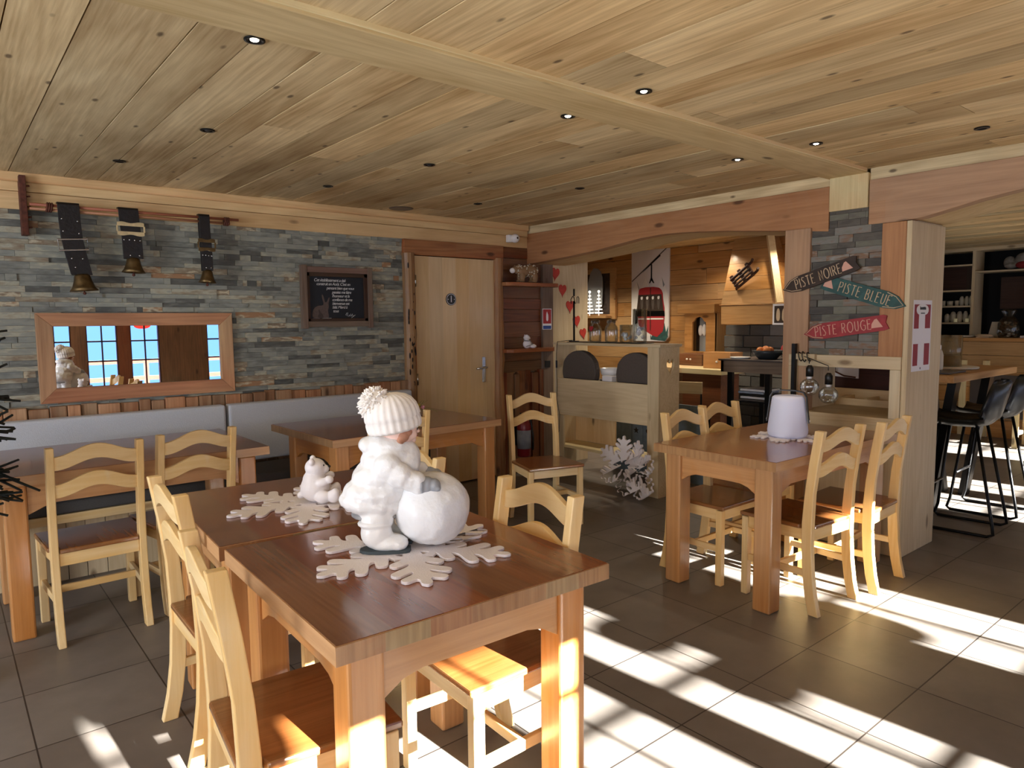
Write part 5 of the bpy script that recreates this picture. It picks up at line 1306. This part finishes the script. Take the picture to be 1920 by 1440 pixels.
art([(-.25, -.24), (.25, -.24), (.26, -.31), (-.25, -.31)], 'black_dot', 4, q); art([(-.2, -.335), (.24, -.335), (.24, -.355), (-.2, -.355)], 'white_paint', 4, q)
art([(.015, .07), (.025, .07), (.025, -.5), (.015, -.5)], 'sign_black', 5, q); art([(-.26, -.2), (-.21, -.24), (-.20, -.40), (-.25, -.42)], 'black_dot', 5, q)
q.build('painted_cabin', None, gb, world=True)
# small window-like picture with candle trees
t = thing('window_picture', 'small square framed window with a grey hanging and lit tree shapes on the plank wall', 'window picture', (KX - .03, 7.1, 1.87))
q = MB(); M_ = on_right(KX - .02, 7.07, 1.88); q.merge_mesh(curve_mesh([[(-.36, -.36), (.34, -.36), (.34, .36), (-.36, .36)], [(-.28, -.29), (.24, -.29), (.24, .29), (-.28, .29)]], .04), M_); q.build('frame', 'kitchen_plank', t, world=True)
q = MB(); q.merge_mesh(curve_mesh([[(-.28, -.29), (.24, -.29), (.24, .29), (-.28, .29)]], .01), M_); q.build('pane', 'sign_black', t, world=True)
q = MB(); q.merge_mesh(curve_mesh([chaikin([(-.22, -.27), (-.2, .1), (-.1, .38), (.05, .36), (.12, .2), (.1, -.27)], 1)], .015), on_right(KX - .05, 7.07, 1.88)); q.build('hanging', 'grey_mid', t, world=True)
for i, (y, z, s_) in enumerate([(7.33, 1.62, 1.0), (7.15, 1.60, 1.1), (6.97, 1.60, 1.1)]):
    q = MB()
    for k in range(6): q.bx(KX - .13, KX - .11, y - (.065 - k * .010) * s_, y + (.065 - k * .010) * s_, z + k * .045 * s_, z + (k * .045 + .016) * s_)
    q.ell((KX - .12, y, z + .285 * s_), (.02, .02, .02), nu=10, nv=8); q.tube([(KX - .12, y, z - .03), (KX - .12, y, z + .28 * s_)], .004, 6)
    o = q.build('lit_tree', 'tree_lamp'); tag(o, ['partly hidden glowing slatted tree nearest the heart post', 'middle glowing slatted tree before the small window', 'glowing slatted tree with round top, nearest the cable car board'][i], 'tree light', 'glowing slatted trees in the side room')
q = MB(); q.bx(KX - .16, KX, 6.8, 7.5, 1.535, 1.565, axis=1); o = q.build('wall_ledge', 'kitchen_plank'); tag(o, 'narrow wooden ledge under the glowing slatted trees', 'ledge')
# tall case with an arched opening and a pair of mittens/skates hanging in it
CY = 5.16
t = thing('arched_case', 'tall wooden case with arched top opening and white things hanging in it, beside the fireplace', 'display case', (7.3, 5.38, 1.06))
q = MB(); M_ = on_right(7.25, CY, 1.335)
me_ = curve_mesh([[(-.21, -.24), (.23, -.24), (.23, .24), (-.21, .24)], [(-.10, -.225), (.10, -.225), (.10, .13), (.07, .15), (.05, .18), (0, .20), (-.05, .18), (-.07, .15), (-.10, .13)]], .03)
q.merge_mesh(me_, M_); q.bx(7.265, 7.49, 5.15, 5.59, 1.08, 1.60, axis=2) if False else None
q.bx(7.2, 7.48, CY - .24, CY + .30, 1.575, 1.685, axis=1); q.bx(7.24, 7.48, CY + .19, CY + .21, 1.095, 1.575, axis=2); q.bx(7.24, 7.48, CY - .23, CY - .21, 1.095, 1.575, axis=2)
q.build('case', 'kitchen_plank', t, bevel=.003, world=True)
q = MB(); q.bx(7.45, 7.47, CY - .21, CY + .19, 1.095, 1.57); q.build('case_back', 'sign_black', t, world=True)
q = MB(); q.ell((7.30, CY + .02, 1.365), (.02, .032, .07)); q.ell((7.30, CY - .035, 1.37), (.02, .028, .075)); q.build('white_mitten', 'white_paint', t, smooth=True, world=True)
q = MB(); q.bx(7.31, 7.33, CY - .05, CY + .04, 1.10, 1.31); q.bx(7.31, 7.33, CY - .04, CY + .04, 1.40, 1.52); q.build('grey_strap', 'grey_mid', t, world=True)
# sideboard with drawer boxes
t = thing('drawer_box', 'low wooden drawer box with small pale knobs below the arched case', 'drawers', (7.0, 5.0, .955))
q = MB(); q.bx(6.93, 7.24, 4.895, 5.27, .955, 1.09, axis=1); q.build('dark_drawer', 'dark_plank', t, bevel=.003, world=True)
q = MB(); q.bx(6.68, 6.92, 4.35, 4.70, .955, 1.135, axis=1); q.build('orange_drawer', 'table_wood', t, bevel=.003, world=True)
q = MB()
for y in (5.05, 5.10, 4.52): q.ell((6.92 if y > 5 else 6.672, y, 1.03), (.012, .014, .012), nu=10, nv=8)
q.build('knob', 'white_paint', t, smooth=True, world=True)
t = thing('sideboard', 'wooden sideboard with pale edge carrying the drawer box in the side room', 'sideboard', (6.9, 5.1, 0))
q = MB(); q.bx(6.5, 7.25, 4.86, 5.75, .90, .954, axis=1); q.bx(6.5, 6.93, 4.34, 4.86, .90, .954, axis=1); q.build('top', 'crate_wood', t, world=True); q = MB(); q.bx(6.55, 7.2, 4.88, 5.7, 0, .90, axis=1); q.bx(6.55, 6.9, 4.38, 4.88, 0, .90, axis=1); q.build('body', 'dark_plank', t, world=True)
# table with grey front, fruit bowl, plate, black legs
t = thing('serving_table', 'grey-fronted serving table on black legs with fruit bowl before the fireplace', 'table', (6.2, 3.95, 0))
q = MB(); q.bx(5.9, 6.6, 3.1, 3.98, 1.10, 1.115, axis=1); q.build('top', 'tray_dark', t, world=True)
q = MB(); q.bx(5.92, 5.95, 3.1, 3.96, .99, 1.10, axis=1); q.bx(5.92, 6.58, 3.93, 3.96, .99, 1.10, axis=0); q.build('grey_front', 'grey_wood', t, world=True)
for (x, y) in ((5.97, 3.88), (6.55, 3.88), (5.97, 3.48), (6.55, 3.2)):
    q = MB(); q.bx(x - .02, x + .02, y - .025, y + .025, 0, .99, axis=2); q.build('leg', 'black_metal', t, world=True)
q = MB(); q.bx(6.0, 6.5, 3.5, 3.86, .70, .71, axis=1); q.build('shelf', 'black_metal', t, world=True)
t = thing('folded_cloths', 'pile of folded pale and dark cloths under the serving table', 'cloths', (6.15, 3.68, .71)); rr = random.Random(4)
for k, mn in enumerate(['cushion_dark', 'gondola_grey', 'black_leather', 'wrapped_cloth', 'gondola_grey']):
    q = MB(); q.bx(6.02, 6.3, 3.54 + rr.uniform(-.02, .02), 3.82 + rr.uniform(-.02, .02), .711 + k * .024, .732 + k * .024); q.build('cloth', mn, t, bevel=.006, world=True)
t = thing('fruit_bowl', 'dark bowl with orange fruit on the serving table', 'bowl', (6.15, 3.60, 1.115))
q = MB(); q.lathe([(0, 0), (.08, 0), (.13, .05), (.145, .085), (.138, .085), (.12, .05), (0, .02)], n=28); q.build('dish', 'bowl_dark', t, smooth=True)
for i, (x, y) in enumerate([(-.03, .06), (.04, 0), (-.05, -.02), (0, .02)]):
    q = MB(); q.ell((6.15 + x, 3.60 + y, 1.115 + .085 + (.01 if i == 3 else 0)), (.036, .036, .032), nu=16, nv=10); o = q.build('orange', 'orange_fruit', smooth=True); tag(o, ['orange in the dark bowl, nearest the pale plate', 'orange at the chimney side of the dark bowl', 'orange at the near rim of the dark bowl', 'orange heaped in the middle of the dark bowl'][i], 'fruit', 'oranges in the dark bowl')
q = MB(); q.lathe([(0, 0), (.07, 0), (.12, .05), (.125, .075), (.118, .075), (.1, .05), (0, .02)], c=(6.15, 3.31, 1.115), n=28); o = q.build('bowl', 'bowl_green', smooth=True); tag(o, 'grey-green bowl beside the fruit bowl, partly behind the post', 'bowl')
q = MB(); q.ell((6.38, 3.50, 1.195), (.08, .09, .08)); o = q.build('red_teapot', 'red_paint', smooth=True); tag(o, 'round red pot behind the fruit bowl', 'pot')
q = MB(); q.lathe([(0, 0), (.08, 0), (.10, .012), (.098, .016), (.07, .006), (0, .006)], c=(6.08, 3.85, 1.115), n=28); o = q.build('plate', 'white_ceramic', smooth=True); tag(o, 'white plate on the serving table beside the fruit bowl', 'plate')
# white-backed stool and picture on the hood, small decorations
t = thing('side_chair', 'slim black-framed chair with a white back panel between cabinet and serving table', 'chair', (5.9, 4.32, 0), R(20))
q = MB(); q.bx(-.02, .0, -.14, .14, .75, .87); q.build('back_panel', 'crate_wood', t, bevel=.003)
q = MB()
for (x, y) in ((-.01, -.13), (-.01, .13)): q.tube([(x, y, 0), (x, y, .8)], .01, 6)
for (x, y) in ((.32, -.13), (.32, .13)): q.tube([(x, y, 0), (x, y, .46)], .01, 6)
q.build('frame', 'black_metal', t, smooth=True)
q = MB(); q.bx(0, .33, -.15, .15, .46, .48); q.build('seat', 'black_plastic', t)
t = thing('framed_photo', 'small framed photo of two figures at the end of the mantel', 'picture', (6.92, 4.03, 1.55))
q = MB(); q.merge_mesh(curve_mesh([[(-.10, -.11), (.10, -.11), (.10, .11), (-.10, .11)]], .01), on_right(6.92, 3.90, 1.545)); q.build('mount', 'paper', t, world=True)
q = MB(); q.mat('sign_black').merge_mesh(curve_mesh([[(-.08, -.09), (.08, -.09), (.08, .09), (-.08, .09)]], .002), on_right(6.913, 3.90, 1.545))
for dx_ in (-.035, .03): q.mat('crate_wood' if False else 'sign_cream').merge_mesh(curve_mesh([chaikin([(dx_ - .02, -.07), (dx_ + .02, -.07), (dx_ + .022, .03), (dx_, .075), (dx_ - .022, .03)], 2)], .002), on_right(6.911, 3.90, 1.545))
q.build('photo', None, t, world=True)
t = thing('wooden_sledge', 'small dark wooden sledge hung slanting on the fireplace hood', 'sledge', (7.03, 4.5, 2.0))
M_ = Matrix.Translation((7.06, 4.43, 1.98)) @ Matrix.Rotation(R(8), 4, 'Y') @ Matrix(((0, 0, -1, 0), (-1, 0, 0, 0), (0, 1, 0, 0), (0, 0, 0, 1))) @ Matrix.Rotation(R(38), 4, 'Z')
q = MB()
for s_y in (-1, 1):
    q.tube([M_ @ V(x_, s_y * .065, z_) for x_, z_ in [(-.16, .02), (.10, .02), (.16, .03), (.19, .06)]], .016, 6)
q.build('runner', 'dark_brown', t, world=True)
q = MB()
for k in range(3): q.box(M_ @ V(-.12 + k * .11, 0, .045), (.035, .17, .03), rot=(M_.to_3x3() @ Matrix.Rotation(R(0), 3, 'Z')))
for yy_ in (-.045, 0, .045): q.tube([M_ @ V(-.14, yy_, .06), M_ @ V(.12, yy_, .06)], .014, 4)
q.build('seat_slats', 'dark_brown', t, world=True)
q = MB(); q.ell((7.30, 4.00, 2.06), (.02, .05, .09), nu=12, nv=8); o = q.build('red_ornament', 'heart_red', smooth=True); tag(o, 'small red ornament hanging on the wall at the lit edge of the post', 'ornament')
# added warm fill lights, no lamps of the room, brightening its hood and wall
for (x, y, e_) in ((6.95, 4.85, 5), (6.6, 6.2, 14), (6.0, 4.6, 14), (6.7, 7.2, 9), (7.0, 3.9, 6)):
    l = bpy.data.lights.new('side_room_fill', 'SPOT'); l.energy = e_ * 3.9; l.spot_size = R(125); l.spot_blend = .6; l.color = (1, .86, .66); l.shadow_soft_size = .03
    o = bpy.data.objects.new('side_room_fill', l); col.objects.link(o); o.location = (x, y, CEIL - .02)

# ================================================================== BAR (through the second arch)
BX = 10.1
t = thing('bar_counter', 'long pale timber bar counter behind the high table', 'counter', (BX + .3, 2, 0))
q = MB(); z = 0
for h in (.22, .2, .2, .2, .2, .17): q.bx(BX, BX + .04, -1.99, 3.84, z, z + h - .004, axis=1); z += h
q.build('front_planks', 'kitchen_plank', t, bevel=.004, world=True)
q = MB(); q.bx(BX - .04, BX + .6, -1.99, 3.84, 1.19, 1.235, axis=1); q.build('worktop', 'kitchen_plank', t, bevel=.004, world=True)
q = MB(); q.bx(BX - .02, BX, 2.35, 3.1, .25, .78); q.build('grey_panel', 'tray_dark', t, world=True)
q = MB()
for y in (2.3, 2.9, 3.15): q.bx(BX - .03, BX, y, y + .07, .0, .95, axis=2)
q.build('upright', 'crate_wood', t, world=True)
sh = thing('shelf_unit', 'tall open shelf unit behind the bar with cups and bottles', 'shelves', (11.2, 3.3, 0)); SX = 10.95
q = MB()
for (y0, y1, z) in ((3.4, 3.85, 1.40), (3.4, 3.85, 1.63), (3.4, 3.85, 1.845), (3.4, 3.85, 2.19), (1.9, 3.38, 2.09)): q.bx(SX, SX + .35, y0, y1, z, z + .022, axis=1)
q.build('shelf', 'pale_wood', sh, world=True)
q = MB(); q.bx(SX, SX + .35, 3.375, 3.41, 1.2, 2.40, axis=2); q.bx(SX, SX + .35, 1.87, 1.9, 1.2, 2.4, axis=2); q.bx(SX - .02, SX + .3, -1.9, 3.85, 2.385, 2.43, axis=1)
q.bx(SX, SX + .35, 3.375, 3.41, 0, 1.2, axis=2); q.build('upright', 'pale_wood', sh, world=True)
q = MB(); q.bx(SX + .1, SX + .12, 3.42, 3.84, 1.87, 2.185); q.bx(SX + .08, SX + .1, 3.42, 3.50, 1.87, 2.185, axis=2); q.build('cupboard_door', 'dark_brown', sh, world=True)
q = MB(); q.bx(SX + .12, SX + .14, 2.2, 3.1, 1.60, 2.02, axis=1); q.bx(SX + .1, SX + .12, 2.5, 2.85, 1.68, 1.92, axis=1); q.build('back_cabinet', 'dark_brown', sh, world=True)
q = MB(); q.bx(SX + .3, SX + .32, 3.4, 3.85, 1.2, 2.4); q.build('back_board', 'black_wall', sh, world=True)
cups = [(3.79, 1.655, .035, .07), (3.70, 1.655, .042, .065), (3.615, 1.655, .03, .07), (3.555, 1.655, .03, .13), (3.495, 1.655, .026, .13), (3.442, 1.655, .025, .14),
        (3.73, 1.425, .035, .12), (3.655, 1.425, .038, .15), (3.575, 1.425, .036, .155), (3.503, 1.425, .03, .155), (3.443, 1.425, .026, .11)]
for i, (y, z, r_, h) in enumerate(cups):
    q = MB(); q.lathe([(0, 0), (r_ * .8, 0), (r_, h * .3), (r_, h * .7), (r_ * .6, h * .95), (0, h)] if h > .1 else [(0, 0), (r_ * .8, 0), (r_, h), (r_ * .9, h), (0, h * .3)], c=(SX + .12, y, z), n=16)
    up = i < 6; k = i if up else i - 6
    ordn = ['against the pillar side', 'one in from the pillar side', 'next after two from the pillar side', 'with three between it and the pillar', 'one in from the upright board', 'against the upright board']
    o = q.build('cup_stack' if h > .1 else 'cup', 'cup_cream', smooth=True); tag(o, ('cream %s on the bar\'s upper cup shelf, ' if up else 'cream %s on the bar\'s lower cup shelf, ') % ('cup stack' if h > .1 else 'cup') + ordn[k], 'cups' if h > .1 else 'cup', 'cups on the shelves behind the bar')
for y, lab in ((3.60, 'small lit cream candle in the middle of the lower cup shelf'), (3.46, 'small lit cream candle at the upright end of the lower cup shelf')):
    q = MB(); q.lathe([(0, 0), (.022, 0), (.022, .05), (0, .05)], c=(SX + .05, y, 1.425), n=14); o = q.build('candle', 'candle_cream', smooth=True); tag(o, lab, 'candle', 'candles behind the bar')
t = thing('plush_pile', 'grey-white soft toys with a red scarf on the top shelf behind the bar', 'soft toys', (SX + .15, 2.9, 2.112))
q = MB(); q.ell((SX + .15, 3.02, 2.21), (.08, .07, .085)); q.ell((SX + .12, 2.86, 2.23), (.09, .10, .10)); q.ell((SX + .1, 2.99, 2.165), (.06, .08, .04)); q.ell((SX + .1, 2.72, 2.215), (.09, .09, .09)); remesh(q.build('toy_body', 'plush_grey', t, world=True), .008, 3)
q = MB(); q.ell((SX + .03, 2.85, 2.165), (.04, .075, .045)); q.build('red_scarf', 'plush_red', t, smooth=True, world=True)
t = thing('sweet_bag', 'big clear bag of dark sweets tied at the top, standing on the bar', 'bag', (BX + .2, 2.78, 1.235))
q = MB(); q.lathe([(0, 0), (.10, 0), (.12, .05), (.115, .18), (.07, .25), (.05, .27), (.085, .33), (.07, .35), (0, .30)], n=18); q.build('film', 'plastic_bag', t, smooth=True)
q = MB(); pr_ = random.Random(9)
for k in range(60):
    q.mat(pr_.choice(['pattern_brown', 'cushion_dark', 'cup_cream', 'pattern_brown'])); a = pr_.random() * 6.28; r_ = .095 * pr_.random() ** .5
    q.ell((r_ * math.cos(a), r_ * math.sin(a), .02 + pr_.random() * .17), (.02, .02, .015), nu=8, nv=6)
o = q.build('sweets', None, t, smooth=True); o['kind'] = 'stuff'
q = MB(); q.prism([(-.12, -.09), (.1, -.09), (.13, .1), (-.08, .1)], .01, on_right(BX + .38, 2.93, 1.33)); o = q.build('paper_card', 'cup_cream'); tag(o, 'tilted cream card standing behind the bag of sweets', 'card')
q = MB(); q.lathe([(0, 0), (.10, 0), (.15, .02), (.148, .026), (.09, .008), (0, .008)], c=(BX + .12, 3.24, 1.235), n=24); o = q.build('plate', 'cup_cream', smooth=True); tag(o, 'flat plate lying on the bar near the shelf upright', 'plate')
q = MB(); q.bx(BX, BX + .2, 2.93, 3.07, 1.236, 1.25, axis=1); q.ell((BX + .05, 3.0, 1.262), (.04, .10, .018)); o = q.build('bread_board', 'sign_cream', smooth=False); tag(o, 'small board with torn pale paper lying on the bar', 'board')
q = MB(); q.bx(BX + .05, BX + .2, 2.46, 2.62, 1.236, 1.262); o = q.build('leaflet_pile', 'paper', bevel=.003); tag(o, 'little pile of white leaflets on the bar beside the bag of sweets', 'leaflets')

# high table and stools
t = thing('high_table', 'high wooden bar table with thick plank top and black steel legs', 'table', (6.7, 2.5, 0))
q = MB(); q.bx(5.53, 6.95, 1.80, 2.10, 1.03, 1.085, axis=0); q.bx(5.53, 6.90, 2.103, 2.50, 1.03, 1.085, axis=0); q.build('plank_top', 'kitchen_plank', t, bevel=.008, world=True)
for x in (5.91, 6.66):
    for (y0, y1) in ((1.92, 2.06), (2.36, 2.22)):
        q = MB(); q.loft([[V(x - .05, y0 - .03, 1.03), V(x + .05, y0 - .03, 1.03), V(x + .05, y0 + .03, 1.03), V(x - .05, y0 + .03, 1.03)], [V(x - .04, y1 - .03, 0), V(x + .04, y1 - .03, 0), V(x + .04, y1 + .03, 0), V(x - .04, y1 + .03, 0)]]); q.build('leg', 'black_metal', t, world=True)
q = MB(); q.tube([(5.91, 2.14, .72), (6.66, 2.14, .72)], .012, 8); q.build('tie_bar', 'black_metal', t, world=True)
def on_high(x): return 1.0855
q = MB(); q.bx(5.60, 5.95, 1.86, 2.12, 1.0855, 1.10); o = q.build('serving_tray', 'tray_dark', bevel=.006); tag(o, 'dark rectangular tray at the near end of the high table', 'tray')
t = thing('milk_bottle', 'cream bottle on the dark tray beside the pillar edge', 'bottle', (5.87, 2.03, 1.1005))
q = MB(); q.lathe([(0, 0), (.036, 0), (.038, .01), (.038, .11), (.03, .14), (.022, .155), (0, .156)], n=20); q.build('body', 'cup_cream', t, smooth=True)
q = MB(); q.lathe([(0, .156), (.022, .156), (.022, .185), (.012, .192), (0, .192)], n=16); q.build('cap', 'white_paint', t, smooth=True)
t = thing('drinks_dispenser', 'clear cylinder dispenser with amber drink in its base on the high table', 'dispenser', (6.31, 2.10, 1.103))
q = MB(); q.lathe([(.088, .0), (.09, .0), (.09, .25), (.084, .25), (.084, .004), (0, .004), (0, 0)], n=32); q.build('cylinder', 'clear_glass', t, smooth=True)
q = MB(); q.lathe([(0, .006), (.082, .006), (.082, .085), (0, .085)], n=32); q.build('drink', 'juice', t, smooth=True)
q = MB(); q.lathe([(0, 0), (.20, 0), (.205, .008), (.20, .016), (0, .016)], c=(6.33, 2.10, 1.0865), n=40); o = q.build('round_board', 'cup_cream', smooth=True); tag(o, 'round pale board under the drinks dispenser on the high table', 'board')
def make_stool(label, x, y, rz, group):
    t = thing('bar_stool', label, 'stool', (x, y, 0), rz, group)
    rings = []
    prof = [(.21, .770, .15), (.17, .752, .18), (.05, .742, .195), (-.08, .745, .20), (-.15, .765, .205), (-.19, .82, .205), (-.212, .90, .20), (-.232, .98, .18), (-.245, 1.04, .13), (-.25, 1.065, .06)]
    n = 12
    for i, (y_, z_, w_) in enumerate(prof):
        up = []; lo = []
        for k in range(n + 1):
            u = -1 + 2 * k / n; curl = .05 * u ** 4 if i < 5 else .02 * u * u
            fwd = (.07 * u * u if i >= 5 else 0)
            up.append(V(u * w_, y_ + fwd, z_ + (curl if i < 5 else 0) + .007)); lo.append(V(u * w_, y_ + fwd - (.016 if i >= 5 else 0), z_ + (curl if i < 5 else 0) - .010))
        rings.append(up + lo[::-1])
    q = MB(); q.loft(rings); q.build('shell_seat', 'black_plastic', t, smooth=True)
    for s_ in (-1, 1):
        q = MB(); q.tube([(s_ * .14, .13, .745), (s_ * .19, .20, .10), (s_ * .195, .22, .03), (s_ * .195, .20, .012), (s_ * .195, -.20, .012), (s_ * .195, -.235, .03), (s_ * .19, -.225, .10), (s_ * .14, -.10, .745)], .0105, 8); q.build('sled_leg', 'black_metal', t, smooth=True)
    q = MB(); q.tube([(-.175, .175, .30), (.175, .175, .30)], .010, 8); q.build('footrest', 'black_metal', t, smooth=True)
    q = MB(); q.tube([(-.14, .13, .745), (.14, .13, .745)], .009, 8); q.tube([(-.14, -.10, .745), (.14, -.10, .745)], .009, 8); q.build('seat_bar', 'black_metal', t, smooth=True)
    return t
GS = 'black bar stools at the high table'
make_stool('black shell bar stool on sled legs, nearer of the two beside the pillar edge', 5.60, 1.74, R(4), GS)
make_stool('black shell bar stool on sled legs, the one touching the right edge of the picture', 6.22, 1.76, R(2), GS)
make_stool('black bar stool across the high table, only its lit legs showing', 6.2, 2.75, R(184), GS)
# small pale wooden chair by the bar
t = thing('bar_chair', 'pale wooden chair standing before the bar at the right edge', 'chair', (9.55, 2.25, 0))
q = MB()
for (x, y, h) in ((9.4, 2.05, .46), (9.4, 2.42, .46), (9.78, 2.05, 1.0), (9.78, 2.42, 1.0)): q.bx(x - .025, x + .025, y - .025, y + .025, 0, h, axis=2)
q.bx(9.4, 9.78, 2.03, 2.07, .15, .19, axis=0); q.bx(9.4, 9.78, 2.40, 2.44, .15, .19, axis=0); q.build('frame', 'crate_wood', t, world=True)
q = MB(); q.bx(9.37, 9.80, 2.02, 2.45, .46, .49, axis=1); q.build('seat', 'crate_wood', t, world=True)
q = MB(); q.bx(9.77, 9.80, 2.03, 2.44, .86, 1.0, axis=1); q.bx(9.77, 9.80, 2.03, 2.44, .65, .75, axis=1); q.build('backrest', 'crate_wood', t, world=True)
